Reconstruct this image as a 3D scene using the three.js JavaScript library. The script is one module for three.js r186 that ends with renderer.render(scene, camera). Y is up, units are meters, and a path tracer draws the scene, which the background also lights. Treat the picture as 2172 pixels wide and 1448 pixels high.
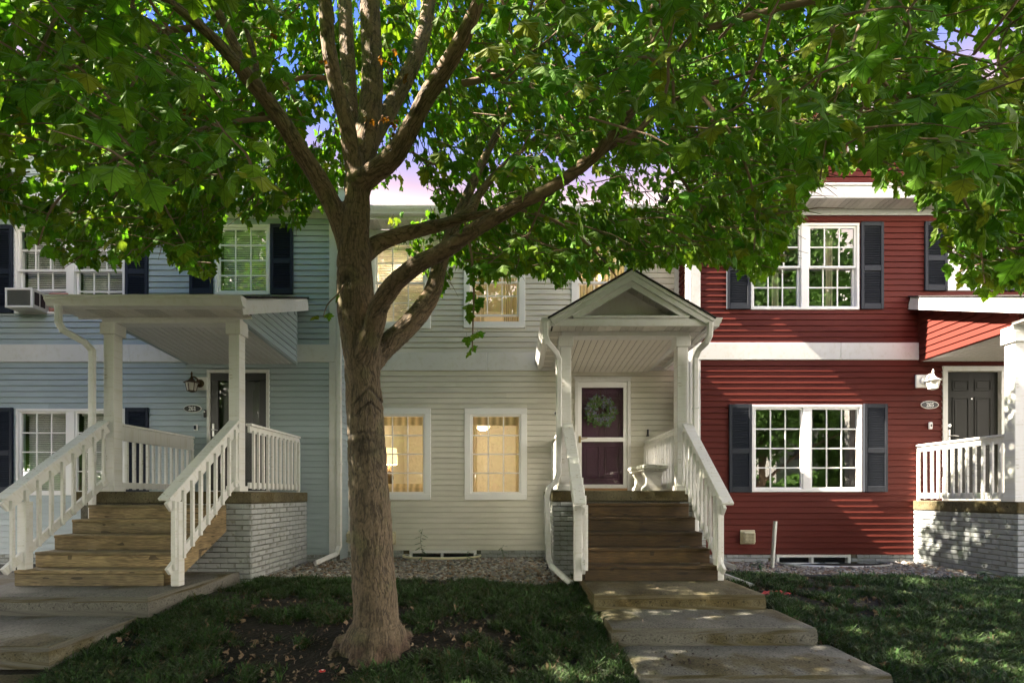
import * as THREE from 'three';
import { mergeGeometries } from 'three/addons/utils/BufferGeometryUtils.js';
import { ImprovedNoise } from 'three/addons/math/ImprovedNoise.js';
import { TextGeometry } from 'three/addons/geometries/TextGeometry.js';
import { FontLoader } from 'three/addons/loaders/FontLoader.js';

// ---------------------------------------------------------------- camera, sky, sun, exposure
const scene = new THREE.Scene();
const EYE = 1.05, DZ = 8.06;                       // eye height over the stair landings; the blue and red fronts stand on z = 0
const camera = new THREE.PerspectiveCamera(71.8, 1.5, 0.05, 400);
camera.position.set(0, EYE, DZ);                   // level camera, lens shifted upwards
camera.setViewOffset(2172, 1448, -9, -326, 2172, 1448);
const renderer = new THREE.WebGLRenderer({ antialias: true });
renderer.toneMapping = THREE.LinearToneMapping;
renderer.toneMappingExposure = 22.5;
renderer.shadowMap.enabled = true;

{ // evening-coloured sky: peach at the skyline, lilac above it, deep blue overhead, the same all round; low band, out of view, brightened to light the fronts
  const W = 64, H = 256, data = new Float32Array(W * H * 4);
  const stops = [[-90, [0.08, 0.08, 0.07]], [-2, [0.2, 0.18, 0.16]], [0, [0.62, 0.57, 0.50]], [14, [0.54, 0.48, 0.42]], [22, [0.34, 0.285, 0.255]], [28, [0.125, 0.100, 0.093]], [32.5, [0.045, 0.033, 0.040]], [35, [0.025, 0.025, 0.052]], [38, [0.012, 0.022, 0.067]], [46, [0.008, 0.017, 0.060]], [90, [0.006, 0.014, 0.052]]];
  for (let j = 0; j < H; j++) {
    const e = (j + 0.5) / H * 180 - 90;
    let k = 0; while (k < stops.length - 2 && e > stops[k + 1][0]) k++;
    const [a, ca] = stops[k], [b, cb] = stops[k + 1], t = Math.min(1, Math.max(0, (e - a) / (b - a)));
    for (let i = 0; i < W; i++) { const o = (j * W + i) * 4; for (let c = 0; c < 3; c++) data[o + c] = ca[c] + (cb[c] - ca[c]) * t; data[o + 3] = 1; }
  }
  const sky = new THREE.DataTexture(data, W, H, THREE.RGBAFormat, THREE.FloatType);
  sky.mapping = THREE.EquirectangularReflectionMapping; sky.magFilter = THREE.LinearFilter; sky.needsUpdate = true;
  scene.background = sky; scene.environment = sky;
}
const SUN = new THREE.Vector3(-1, 0.984, 0.075).normalize();   // nearly in the plane of the house fronts, from the left
const sun = new THREE.DirectionalLight(0xfff0dc, 2.05);
sun.target.position.set(0, 0, 3); sun.position.copy(SUN).multiplyScalar(40).add(sun.target.position); sun.castShadow = true; sun.shadow.radius = 1;
Object.assign(sun.shadow.camera, { left: -20, right: 20, top: 20, bottom: -20, near: 1, far: 90 });
sun.shadow.mapSize.set(4096, 4096);
scene.add(sun, sun.target);

// ---------------------------------------------------------------- helpers
const V = (x, y, z) => new THREE.Vector3(x, y, z);
const X = (px, d) => (px - 1095) * d / 1000, Y = (py, d) => EYE - (py - 1050) * d / 1000, Z = (d) => DZ - d;
let seedState = 12345;
const reseed = (n) => { seedState = n | 0; };
const rnd = () => { seedState = (seedState + 0x6d2b79f5) | 0; let t = Math.imul(seedState ^ (seedState >>> 15), 1 | seedState); t = (t + Math.imul(t ^ (t >>> 7), 61 | t)) ^ t; return ((t ^ (t >>> 14)) >>> 0) / 4294967296; };
const rr = (a, b) => a + (b - a) * rnd();
const clamp = (x, a = 0, b = 1) => Math.min(b, Math.max(a, x));
const smooth = (a, b, x) => { const t = clamp((x - a) / (b - a)); return t * t * (3 - 2 * t); };
const IN = new ImprovedNoise();
const noise = (x, y, z) => IN.noise(x + 31.7, y + 17.3, z + 7.9);
const lerpTable = (tab, x) => { if (x <= tab[0][0]) return tab[0][1]; for (let i = 1; i < tab.length; i++) if (x <= tab[i][0]) { const [a, b] = tab[i - 1], [c, e] = tab[i]; return b + (e - b) * (x - a) / (c - a); } return tab[tab.length - 1][1]; };

// --- names, things, parts (all positions are given in world metres)
const taken = {};
const numbered = (n) => { const k = taken[n] = (taken[n] ?? -1) + 1; return k ? n + '_' + String(k).padStart(3, '0') : n; };
function thing(name, label, category, at = [0, 0, 0], group) {
  const o = new THREE.Group(); o.name = numbered(name); o.position.set(...at); o.userData = { label, category };
  if (group) o.userData.group = group;
  o.wo = V(...at); scene.add(o); return o;
}
function sub(parent, name, at) { // a part that is itself made of pieces
  const o = new THREE.Group(); o.name = name; o.position.set(...at).sub(parent.wo); o.wo = V(...at); parent.add(o); return o;
}
function put(parent, name, geo, mat, x = 0, y = 0, z = 0, rx = 0, ry = 0, rz = 0) {
  const m = new THREE.Mesh(geo, mat); m.name = parent === scene ? numbered(name) : name;
  m.position.set(x, y, z); if (parent.wo) m.position.sub(parent.wo);
  m.rotation.set(rx, ry, rz); m.castShadow = m.receiveShadow = true; m.wo = V(x, y, z); parent.add(m); return m;
}
const single = (name, label, category, geo, mat, x, y, z, rx, ry, rz) => { const m = put(scene, name, geo, mat, x, y, z, rx, ry, rz); m.userData = { label, category }; return m; };
const structure = (name, geo, mat, x, y, z) => { const m = put(scene, name, geo, mat, x, y, z); m.userData = { kind: 'structure' }; return m; };

// --- geometry
function tri(list, uvf) { // list of triangles (9 numbers each), flat normals, uv by a function of position and normal
  const n = list.length / 3, pos = new Float32Array(list), nor = new Float32Array(list.length), uv = new Float32Array(n * 2);
  const a = V(), b = V(), c = V(), q = V();
  for (let i = 0; i < n; i += 3) {
    a.fromArray(pos, i * 3); b.fromArray(pos, i * 3 + 3); c.fromArray(pos, i * 3 + 6);
    q.copy(b).sub(a).cross(c.clone().sub(a)).normalize();
    for (let k = 0; k < 3; k++) { q.toArray(nor, (i + k) * 3); const [u, v] = uvf(pos[(i + k) * 3], pos[(i + k) * 3 + 1], pos[(i + k) * 3 + 2], q); uv[(i + k) * 2] = u; uv[(i + k) * 2 + 1] = v; }
  }
  const g = new THREE.BufferGeometry();
  g.setAttribute('position', new THREE.BufferAttribute(pos, 3)); g.setAttribute('normal', new THREE.BufferAttribute(nor, 3)); g.setAttribute('uv', new THREE.BufferAttribute(uv, 2));
  return g;
}
const boxUV = (w, h, d, ou = 0, ov = 0) => { // grain (u) runs along the longest side
  const L = Math.max(w, h, d), ax = L === w ? 0 : L === h ? 1 : 2;
  return (x, y, z, n) => {
    const p = [x, y, z], an = [Math.abs(n.x), Math.abs(n.y), Math.abs(n.z)], k = an.indexOf(Math.max(...an));
    let o = [0, 1, 2].filter((i) => i !== k);
    if (o[1] === ax) o = [o[1], o[0]];
    return [p[o[0]] + ou, p[o[1]] + ov + k * 0.37];
  };
};
const cache = new Map();
function cbox(w, h, d, c = 0.004, ou = 0, ov = 0) { // box with chamfered edges, 44 triangles
  const key = [w, h, d, c, ou, ov].map((x) => x.toFixed(4)).join();
  if (cache.has(key)) return cache.get(key);
  c = Math.min(c, w * 0.45, h * 0.45, d * 0.45);
  const A = [w / 2, h / 2, d / 2], list = [], vert = (s, k) => [0, 1, 2].map((i) => s[i] * (A[i] - (i === k ? 0 : c)));
  const add = (...p) => { // polygon, turned outwards
    const q = V().fromArray(p[1]).sub(V().fromArray(p[0])).cross(V().fromArray(p[2]).sub(V().fromArray(p[0])));
    const m = V(); p.forEach((v) => m.add(V().fromArray(v))); if (q.dot(m) < 0) p.reverse();
    for (let i = 2; i < p.length; i++) list.push(...p[0], ...p[i - 1], ...p[i]);
  };
  const S = [-1, 1];
  for (let k = 0; k < 3; k++) { const [i, j] = [0, 1, 2].filter((q) => q !== k);
    for (const s of S) {
      const mk = (si, sj) => { const v = [0, 0, 0]; v[k] = s; v[i] = si; v[j] = sj; return vert(v, k); };
      add(mk(-1, -1), mk(1, -1), mk(1, 1), mk(-1, 1));
    }
    for (const si of S) for (const sj of S) { // edge along k
      const a = [0, 0, 0], b = [0, 0, 0]; a[i] = b[i] = si; a[j] = b[j] = sj; a[k] = -1; b[k] = 1;
      add(vert(a, i), vert(b, i), vert(b, j), vert(a, j));
    }
  }
  for (const x of S) for (const y of S) for (const z of S) add(vert([x, y, z], 0), vert([x, y, z], 1), vert([x, y, z], 2));
  const g = tri(list, boxUV(w, h, d, ou, ov)); cache.set(key, g); return g;
}
function span(parent, name, mat, x0, x1, y0, y1, z0, z1, c = 0.004, ou, ov) { // box between limits
  return put(parent, name, cbox(x1 - x0, y1 - y0, z1 - z0, c, ou, ov), mat, (x0 + x1) / 2, (y0 + y1) / 2, (z0 + z1) / 2);
}
const spanGeo = (x0, x1, y0, y1, z0, z1, c = 0.003) => cbox(x1 - x0, y1 - y0, z1 - z0, c).clone().translate((x0 + x1) / 2, (y0 + y1) / 2, (z0 + z1) / 2);
function prism(pts, depth, ou = 0) { // polygon in xy, extruded towards -z..0, uv in metres
  const g = new THREE.ExtrudeGeometry(new THREE.Shape(pts.map(([x, y]) => new THREE.Vector2(x, y))), { depth, bevelEnabled: false });
  g.translate(0, 0, -depth); return g;
}
function beam(parent, name, mat, a, b, w, h, c = 0.004, ou = 0, ov = 0, up = V(0, 1, 0)) { // board from a to b; w across, h along 'up'
  const dir = b.clone().sub(a), L = dir.length(); dir.normalize();
  const sx = up.clone().cross(dir).normalize(), uy = dir.clone().cross(sx);
  const m = put(parent, name, cbox(w, h, L, c, ou, ov), mat, ...a.clone().add(b).multiplyScalar(0.5).toArray());
  m.quaternion.setFromRotationMatrix(new THREE.Matrix4().makeBasis(sx, uy, dir)); return m;
}
function tubePath(pts, radii, seg = 8, rows = 1, capEnd = true) { // smooth tube through points with radii
  const curve = new THREE.CatmullRomCurve3(pts, false, 'centripetal'), N = (pts.length - 1) * rows, pos = [], uv = [], idx = [];
  const fr = curve.computeFrenetFrames(N, false); let len = 0, last = null;
  for (let i = 0; i <= N; i++) {
    const t = i / N, p = curve.getPoint(t), f = t * (radii.length - 1), k = Math.min(Math.floor(f), radii.length - 2), r = radii[k] + (radii[k + 1] - radii[k]) * (f - k);
    if (last) len += p.distanceTo(last); last = p;
    for (let j = 0; j <= seg; j++) { const a = j / seg * Math.PI * 2, n = fr.normals[i], b = fr.binormals[i];
      pos.push(p.x + r * (Math.cos(a) * n.x + Math.sin(a) * b.x), p.y + r * (Math.cos(a) * n.y + Math.sin(a) * b.y), p.z + r * (Math.cos(a) * n.z + Math.sin(a) * b.z)); uv.push(a * r, len); }
  }
  for (let i = 0; i < N; i++) for (let j = 0; j < seg; j++) { const a = i * (seg + 1) + j, b = a + seg + 1; idx.push(a, a + 1, b, b, a + 1, b + 1); }
  const g = new THREE.BufferGeometry();
  g.setAttribute('position', new THREE.Float32BufferAttribute(pos, 3)); g.setAttribute('uv', new THREE.Float32BufferAttribute(uv, 2)); g.setIndex(idx); g.computeVertexNormals(); return g;
}
const merged = (list) => { const g = mergeGeometries(list.map((g) => { g = g.index ? g.toNonIndexed() : g; for (const k of Object.keys(g.attributes)) if (!['position', 'normal', 'uv'].includes(k)) g.deleteAttribute(k); return g; })); return g; };
function ductPath(pts, w, h, up = V(0, 0, 1)) { // rectangular pipe with mitred bends; w across, h along 'up'
  const N = pts.length, ring = [];
  for (let i = 0; i < N; i++) {
    const t = V(); if (i < N - 1) t.add(pts[i + 1].clone().sub(pts[i]).normalize()); if (i) t.add(pts[i].clone().sub(pts[i - 1]).normalize()); t.normalize();
    const s = up.clone().cross(t); if (s.lengthSq() < 1e-4) s.set(1, 0, 0); s.normalize(); const u = t.clone().cross(s);
    let k = 1; if (i && i < N - 1) k = 1 / Math.max(0.5, t.dot(pts[i + 1].clone().sub(pts[i]).normalize()));
    const c = 0.012, prof = [[-w / 2 + c, -h / 2], [w / 2 - c, -h / 2], [w / 2, -h / 2 + c], [w / 2, h / 2 - c], [w / 2 - c, h / 2], [-w / 2 + c, h / 2], [-w / 2, h / 2 - c], [-w / 2, -h / 2 + c]];
    ring.push(prof.map(([a, b]) => pts[i].clone().addScaledVector(s, a * (Math.abs(up.y) > 0.5 ? 1 : k)).addScaledVector(u, b * k)));
  }
  const list = [];
  for (let i = 0; i < N - 1; i++) for (let j = 0; j < 8; j++) { const a = ring[i][j], b = ring[i][(j + 1) % 8], c = ring[i + 1][j], d = ring[i + 1][(j + 1) % 8]; list.push(...a.toArray(), ...b.toArray(), ...c.toArray(), ...c.toArray(), ...b.toArray(), ...d.toArray()); }
  return tri(list, (x, y, z) => [x + z, y]);
}

// --- textures
const hash2 = (x, y) => { let h = Math.imul(x | 0, 374761393) + Math.imul(y | 0, 668265263) | 0; h = Math.imul(h ^ (h >>> 13), 1274126177); return ((h ^ (h >>> 16)) >>> 0) / 4294967296; };
function vn(x, y, px, py) { // value noise that repeats every px, py cells
  const xi = Math.floor(x), yi = Math.floor(y), fx = x - xi, fy = y - yi, w = (a, p) => ((a % p) + p) % p;
  const sx = fx * fx * (3 - 2 * fx), sy = fy * fy * (3 - 2 * fy), h = (i, j) => hash2(w(xi + i, px), w(yi + j, py));
  return (h(0, 0) * (1 - sx) + h(1, 0) * sx) * (1 - sy) + (h(0, 1) * (1 - sx) + h(1, 1) * sx) * sy;
}
const fbm = (u, v, fx, fy, oct = 4) => { let s = 0, a = 0.5, n = 0; for (let i = 0; i < oct; i++) { s += a * vn(u * fx + i * 7, v * fy + i * 13, fx, fy); n += a; a *= 0.5; fx *= 2; fy *= 2; } return s / n; };
function tex(W, H, f, sx = 1, sy = 1, color = true) { // f(u, v) -> [r, g, b] 0..255 or a grey number; sx, sy: size in metres
  const data = new Uint8Array(W * H * 4);
  for (let j = 0; j < H; j++) for (let i = 0; i < W; i++) { let c = f((i + 0.5) / W, (j + 0.5) / H), o = (j * W + i) * 4; if (!Array.isArray(c)) c = [c, c, c]; for (let k = 0; k < 3; k++) data[o + k] = clamp(c[k], 0, 255); data[o + 3] = 255; }
  const t = new THREE.DataTexture(data, W, H); t.wrapS = t.wrapT = THREE.RepeatWrapping; t.magFilter = THREE.LinearFilter; t.minFilter = THREE.LinearMipmapLinearFilter; t.generateMipmaps = true;
  t.repeat.set(1 / sx, 1 / sy); if (color) t.colorSpace = THREE.SRGBColorSpace; t.needsUpdate = true; return t;
}
const grey = (k) => [k, k, k];
const T = {
  siding: tex(512, 256, (u, v) => 214 + 26 * fbm(u, v, 5, 3, 3) + 12 * (fbm(u, v, 16, 90, 2) - 0.5), 3.1, 1.7),
  sidingBump: tex(512, 256, (u, v) => 90 + 150 * fbm(u, v, 10, 80, 3), 0.6, 0.3, false),
  paint: tex(512, 512, (u, v) => { const dirt = smooth(0.5, 0.85, fbm(u, v, 30, 26, 5)); const k = 246 - 12 * fbm(u, v, 4, 4, 3); return [k - dirt * 8, k - dirt * 9, k - dirt * 14]; }, 1.3, 1.3),
  paintBump: tex(256, 256, (u, v) => 60 + 190 * fbm(u, v, 14, 44, 4), 0.5, 0.5, false),
  chips: tex(1024, 1024, (u, v) => { const c = smooth(0.86, 0.9, vn(u * 70, v * 46, 70, 46)) * smooth(0.45, 0.6, fbm(u, v, 5, 5, 3)), run = smooth(0.55, 0.8, fbm(u, v, 60, 5, 3)), k = 244 - 12 * fbm(u, v, 5, 5, 3); return [k - c * 44 - run * 10, k - c * 50 - run * 11, k - c * 62 - run * 17]; }, 1.1, 1.1),
  wood: tex(1024, 512, (u, v) => {
    const w = fbm(u, v, 4, 5, 3), ring = Math.abs(Math.sin((v * 34 + w * 9 + 2.2 * fbm(u, v, 3, 9, 2)) * Math.PI)), fine = fbm(u, v, 22, 190, 3);
    const wear = smooth(0.42, 0.68, fbm(u, v, 8, 6, 4)), k = 0.66 + 0.20 * ring * fbm(u, v, 3, 8, 2) + 0.55 * (fine - 0.5), knot = smooth(0.86, 0.9, vn(u * 16, v * 20, 16, 20));
    const c = [198, 174, 134].map((x, i) => x * k * (1 - 0.4 * knot) + wear * [20, 20, 18][i]); return c; }, 1.9, 0.95),
  woodBump: tex(1024, 512, (u, v) => 120 + 110 * (Math.abs(Math.sin((v * 34 + fbm(u, v, 4, 5, 3) * 9 + 2.2 * fbm(u, v, 3, 9, 2)) * Math.PI)) - 0.5) + 90 * (fbm(u, v, 22, 190, 3) - 0.5), 1.9, 0.95, false),
  concrete: tex(1024, 1024, (u, v) => { const a = fbm(u, v, 6, 6, 5), s = fbm(u, v, 160, 160, 2), st = smooth(0.48, 0.72, fbm(u, v, 5, 4, 6)) * 1.5, pit = smooth(0.8, 0.86, vn(u * 120, v * 120, 120, 120));
    const k = 0.72 + 0.32 * a + 0.30 * (s - 0.5) - 0.3 * pit; return [158 * k - st * 22, 152 * k - st * 26, 138 * k - st * 42]; }, 1.6, 1.6),
  concreteBump: tex(512, 512, (u, v) => 100 + 120 * fbm(u, v, 40, 40, 4) - 80 * smooth(0.8, 0.86, vn(u * 60, v * 60, 60, 60)), 0.8, 0.8, false),
  brick: tex(512, 512, (u, v) => { const k = 236 - 40 * fbm(u, v, 6, 8, 4), d = smooth(0.62, 0.78, fbm(u, v, 11, 9, 5)); return [k - d * 34, k - d * 36, k - d * 46]; }, 0.9, 0.9),
  brickBump: tex(512, 512, (u, v) => 250 * fbm(u, v, 26, 40, 4), 0.5, 0.5, false),
  vent: tex(256, 256, (u, v) => { const a = (u * 24) % 1 - 0.5, b = (v * 24) % 1 - 0.5; return a * a + b * b < 0.06 ? 58 : 236; }, 0.24, 0.24),
  shingle: tex(512, 512, (u, v) => { const k = 34 + 26 * fbm(u, v, 8, 8, 3) + 50 * (fbm(u, v, 170, 170, 1) - 0.5); return [k * 1.04, k, k * 0.98]; }, 1, 1),
  barkMap: tex(1024, 1024, (u, v) => { const w = fbm(u, v, 5, 4, 3), r = Math.abs(fbm(u + 0.12 * w, v, 26, 7, 4) - 0.5) * 2, f = smooth(0.02, 0.2, r), h = fbm(u, v, 90, 46, 3), k = 162 + 62 * f + 60 * (h - 0.5) - 10 * w; return [k, k * 0.985, k * 0.96]; }, 0.62, 0.9),
  barkBump: tex(1024, 1024, (u, v) => { const w = fbm(u, v, 5, 4, 3), r = Math.abs(fbm(u + 0.12 * w, v, 26, 7, 4) - 0.5) * 2; return 20 + 170 * smooth(0.0, 0.25, r) + 60 * fbm(u, v, 90, 46, 3); }, 0.62, 0.9, false),
  fine: tex(256, 256, (u, v) => 40 + 190 * fbm(u, v, 40, 40, 3), 0.4, 0.4, false),
  curtain: tex(256, 128, (u, v) => { const k = 214 + 30 * Math.sin(u * Math.PI * 2 * 9 + 3 * fbm(u, v, 5, 1, 2)); return [k, k * 0.95, k * 0.84]; }, 1.2, 1),
  dirt: tex(1024, 1024, (u, v) => { const a = fbm(u, v, 7, 7, 5), b = fbm(u, v, 90, 90, 3), k = 0.45 + 0.6 * a + 0.7 * (b - 0.5); return [74 * k, 60 * k, 46 * k]; }, 2.3, 2.3),
  dirtBump: tex(1024, 1024, (u, v) => 40 + 200 * fbm(u, v, 60, 60, 4), 1.4, 1.4, false),
  leaf: tex(256, 256, (u, v) => { // u across, v from stem (0) to tip (1); veins of the blade
    const x = Math.abs(u - 0.5) * 1.3, y = v * 1.12 - 0.08; let vein = Math.exp(-((x / 0.012) ** 2));
    for (const [sx, sy] of [[0.52, 0.32], [0.30, -0.02], [0.27, 0.62]]) { const bx = 0, by = sy > 0.5 ? 0.36 : 0.02, dx = sx - bx, dy = sy - by, L = Math.hypot(dx, dy), t = clamp(((x - bx) * dx + (y - by) * dy) / (L * L)), q = Math.hypot(x - bx - dx * t, y - by - dy * t); vein = Math.max(vein, Math.exp(-((q / 0.010) ** 2)) * (1 - 0.5 * t)); }
    const side = Math.exp(-((((((y - x * 0.75) * 9) % 1 + 1) % 1 - 0.5) / 0.12) ** 2)) * 0.35, n = fbm(u, v, 10, 10, 3);
    const k = 214 + 26 * n - 78 * Math.max(vein, side * 0.6); return [k * 0.98, k, k * 0.9]; }),
};
function mat(o) { const { rough = 0.7, bump, bumpScale = 0.001, map, color = [0.8, 0.8, 0.8], ...rest } = o; const P = rest.transmission !== undefined || rest.clearcoat !== undefined || rest.ior !== undefined ? THREE.MeshPhysicalMaterial : THREE.MeshStandardMaterial;
  const m = new P({ roughness: rough, ...rest }); m.color.setRGB(...color); if (map) m.map = map; if (bump) { m.bumpMap = bump; m.bumpScale = bumpScale; } return m; }
const side = { side: THREE.DoubleSide };
const M = {
  blue: mat({ color: [0.49, 0.59, 0.63], map: T.siding, bump: T.sidingBump, bumpScale: 0.0006, rough: 0.55 }),
  white: mat({ color: [0.84, 0.81, 0.70], map: T.siding, bump: T.sidingBump, bumpScale: 0.0006, rough: 0.55 }),
  red: mat({ color: [0.14, 0.026, 0.018], map: T.siding, bump: T.sidingBump, bumpScale: 0.0006, rough: 0.7, ior: 1.35, specularIntensity: 0.6 }),
  trim: mat({ color: [0.80, 0.80, 0.78], map: T.paint, rough: 0.5 }),
  vinyl: mat({ color: [0.82, 0.82, 0.81], rough: 0.4 }),
  rail: mat({ color: [0.80, 0.80, 0.77], map: T.chips, bump: T.paintBump, bumpScale: 0.0008, rough: 0.6 }),
  soffit: mat({ color: [0.78, 0.76, 0.70], map: T.paint, rough: 0.6 }),
  soffitVent: mat({ color: [0.78, 0.76, 0.70], map: T.vent, rough: 0.6 }),
  ceilingCool: mat({ color: [0.72, 0.73, 0.72], map: T.paint, rough: 0.6 }),
  ceilingWarm: mat({ color: [0.82, 0.79, 0.72], map: T.paint, rough: 0.6 }),
  navy: mat({ color: [0.018, 0.025, 0.042], rough: 0.65, ior: 1.3, bump: T.sidingBump, bumpScale: 0.0005 }),
  slate: mat({ color: [0.026, 0.031, 0.040], rough: 0.65, ior: 1.3, bump: T.sidingBump, bumpScale: 0.0005 }),
  wood: mat({ color: [0.74, 0.71, 0.62], map: T.wood, bump: T.woodBump, bumpScale: 0.0025, rough: 0.8 }),
  woodDark: mat({ color: [0.20, 0.150, 0.078], map: T.wood, bump: T.woodBump, bumpScale: 0.0025, rough: 0.75 }),
  concrete: mat({ color: [0.50, 0.525, 0.55], map: T.concrete, bump: T.concreteBump, bumpScale: 0.003, rough: 0.9 }),
  concreteMoss: mat({ color: [0.44, 0.41, 0.28], map: T.concrete, bump: T.concreteBump, bumpScale: 0.003, rough: 0.9 }),
  brickBlue: mat({ color: [0.52, 0.55, 0.54], map: T.brick, bump: T.brickBump, bumpScale: 0.004, rough: 0.8 }),
  brickGrey: mat({ color: [0.42, 0.45, 0.46], map: T.brick, bump: T.brickBump, bumpScale: 0.004, rough: 0.8 }),
  mortar: mat({ color: [0.52, 0.54, 0.53], map: T.concrete, rough: 0.95 }),
  shingle: mat({ color: [0.9, 0.9, 0.9], map: T.shingle, bump: T.fine, bumpScale: 0.003, rough: 0.95 }),
  glass: mat({ color: [1, 1, 1], transmission: 1, thickness: 0, rough: 0.0, ior: 2.4 }),
  stormGlass: mat({ color: [1, 1, 1], transmission: 1, thickness: 0, rough: 0.0, ior: 1.45 }),
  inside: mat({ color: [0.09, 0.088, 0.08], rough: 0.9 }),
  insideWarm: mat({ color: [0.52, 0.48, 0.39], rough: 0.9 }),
  insideFloor: mat({ color: [0.25, 0.16, 0.09], map: T.wood, rough: 0.6 }),
  blind: mat({ color: [0.62, 0.62, 0.58], rough: 0.7 }),
  curtain: mat({ color: [0.85, 0.82, 0.74], map: T.curtain, rough: 0.9, transmission: 0.4, thickness: 0 }),
  purple: mat({ color: [0.062, 0.014, 0.044], rough: 0.45 }),
  blackDoor: mat({ color: [0.012, 0.011, 0.010], rough: 0.35 }),
  greenDoor: mat({ color: [0.020, 0.021, 0.018], rough: 0.65, ior: 1.3, bump: T.sidingBump, bumpScale: 0.0004 }),
  metal: mat({ color: [0.55, 0.55, 0.54], rough: 0.4, metalness: 0.9 }),
  brass: mat({ color: [0.40, 0.30, 0.14], rough: 0.4, metalness: 0.9 }),
  bronze: mat({ color: [0.075, 0.045, 0.025], rough: 0.5, metalness: 0.3 }),
  black: mat({ color: [0.012, 0.012, 0.013], rough: 0.5 }),
  cream: mat({ color: [0.66, 0.60, 0.40], rough: 0.6 }),
  plate: mat({ color: [0.8, 0.8, 0.78], rough: 0.4 }),
  frosted: mat({ color: [0.80, 0.78, 0.70], rough: 0.6, transmission: 0.5, thickness: 0 }),
  pink: mat({ color: [0.55, 0.26, 0.20], map: T.brick, rough: 0.9, bump: T.brickBump, bumpScale: 0.004 }),
  galv: mat({ color: [0.55, 0.56, 0.54], rough: 0.45, metalness: 0.6 }),
};
console.log('helpers done');
// ---------------------------------------------------------------- ground
const DB = 8.06, DW = 8.65;                        // distance from the camera to the blue and red fronts, and to the white front set back between them
const profile = [[-60, -0.62], [0, -0.62], [2.6, -0.58], [3.3, -0.50], [3.9, -0.39], [4.3, -0.31], [4.8, -0.215], [5.3, -0.15], [6.0, -0.125], [7, -0.12], [9, -0.12], [80, -0.12]];
const groundY = (x, z) => { const d = DZ - z, near = Math.exp(-(((x + 1.24) / 0.75) ** 2 + ((z - 3.9) / 0.75) ** 2)) * 0.05;
  return lerpTable(profile, d) + near + (Math.abs(x) < 14 && z > -2 && z < 12 ? 0.022 * noise(x * 1.1, z * 1.1, 3) + 0.010 * noise(x * 4, z * 4, 9) : 0); };
// how grassy the lawn is at a place: tufts in patches between bare earth
const lushness = (x, z) => clamp(0.78 + 1.0 * noise(x * 0.75, z * 0.9, 1.5) + 0.75 * noise(x * 2.6, z * 2.6, 5.5) + 0.6 * noise(x * 7.5, z * 7.5, 2.5) - 0.55 * Math.exp(-(((x + 1.3) / 1.1) ** 2 + ((z - 4.15) / 0.55) ** 2)) - 0.35 * Math.exp(-(((x + 0.2) / 1.2) ** 2 + ((z - 3.6) / 0.5) ** 2)));
{
  const axis = (a, b, step, far) => { const s = []; for (let q = far; q > 1; q *= 0.7) s.push(a - q); for (let t = a; t <= b + 1e-6; t += step) s.push(t); const e = []; for (let q = far; q > 1; q *= 0.7) e.unshift(b + q); return s.concat(e); };
  const xs = axis(-8, 8, 0.07, 120), zs = axis(-1, 8, 0.07, 120), pos = [], uv = [], idx = [], col = [];
  for (const z of zs) for (const x of xs) {
    pos.push(x, groundY(x, z), z); uv.push(x, z);
    const g = Math.abs(x) < 9 && z < 9 ? smooth(0.2, 0.8, lushness(x, z)) * 0.75 : 0.8, n = 0.34 + 0.26 * noise(x * 9, z * 9, 2);
    col.push((0.78 - 0.42 * g) * n, (0.80 + 0.10 * g) * n, (0.78 - 0.52 * g) * n);
  }
  for (let j = 0; j < zs.length - 1; j++) for (let i = 0; i < xs.length - 1; i++) { const a = j * xs.length + i, b = a + xs.length; idx.push(a, b, a + 1, b, b + 1, a + 1); }
  const g = new THREE.BufferGeometry(); g.setAttribute('position', new THREE.Float32BufferAttribute(pos, 3)); g.setAttribute('uv', new THREE.Float32BufferAttribute(uv, 2)); g.setAttribute('color', new THREE.Float32BufferAttribute(col, 3)); g.setIndex(idx); g.computeVertexNormals();
  structure('ground', g, mat({ color: [1, 1, 1], map: T.dirt, bump: T.dirtBump, bumpScale: 0.012, rough: 0.97, vertexColors: true }));
}

// ---------------------------------------------------------------- houses
function lap(w, h) { // one course of lap siding, bottom edge proud
  const key = 'lap' + w.toFixed(3) + h.toFixed(3); if (cache.has(key)) return cache.get(key);
  const p = [[-0.012, h - 0.007], [0.0012, h - 0.007], [0.0164, 0.005], [0.0168, 0.002], [0.0150, 0], [-0.012, 0.0005]], a = -w / 2, b = w / 2, list = [];
  for (let i = 1; i < p.length - 1; i++) { const [z0, y0] = p[i], [z1, y1] = p[i + 1]; list.push(a, y0, z0, a, y1, z1, b, y1, z1, a, y0, z0, b, y1, z1, b, y0, z0); }
  for (const [x, f] of [[a, 0], [b, 1]]) for (let i = 1; i < p.length - 1; i++) { const t = [[x, p[0][1], p[0][0]], [x, p[i][1], p[i][0]], [x, p[i + 1][1], p[i + 1][0]]]; if (f) t.reverse(); list.push(...t.flat()); }
  const g = tri(list, (x, y) => [x + w * 3.7, y + h]); cache.set(key, g); return g;
}
const EX = 0.1; // exposure of a course
const tones = new Map(), toned = (m, q) => { if (!tones.has(m)) tones.set(m, [0.955, 0.985, 1.0, 1.0, 1.03].map((k) => { const c = m.clone(); c.color.multiplyScalar(k); return c; })); return tones.get(m)[Math.floor(q * 5)]; }; // boards differ a little in tone
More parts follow.
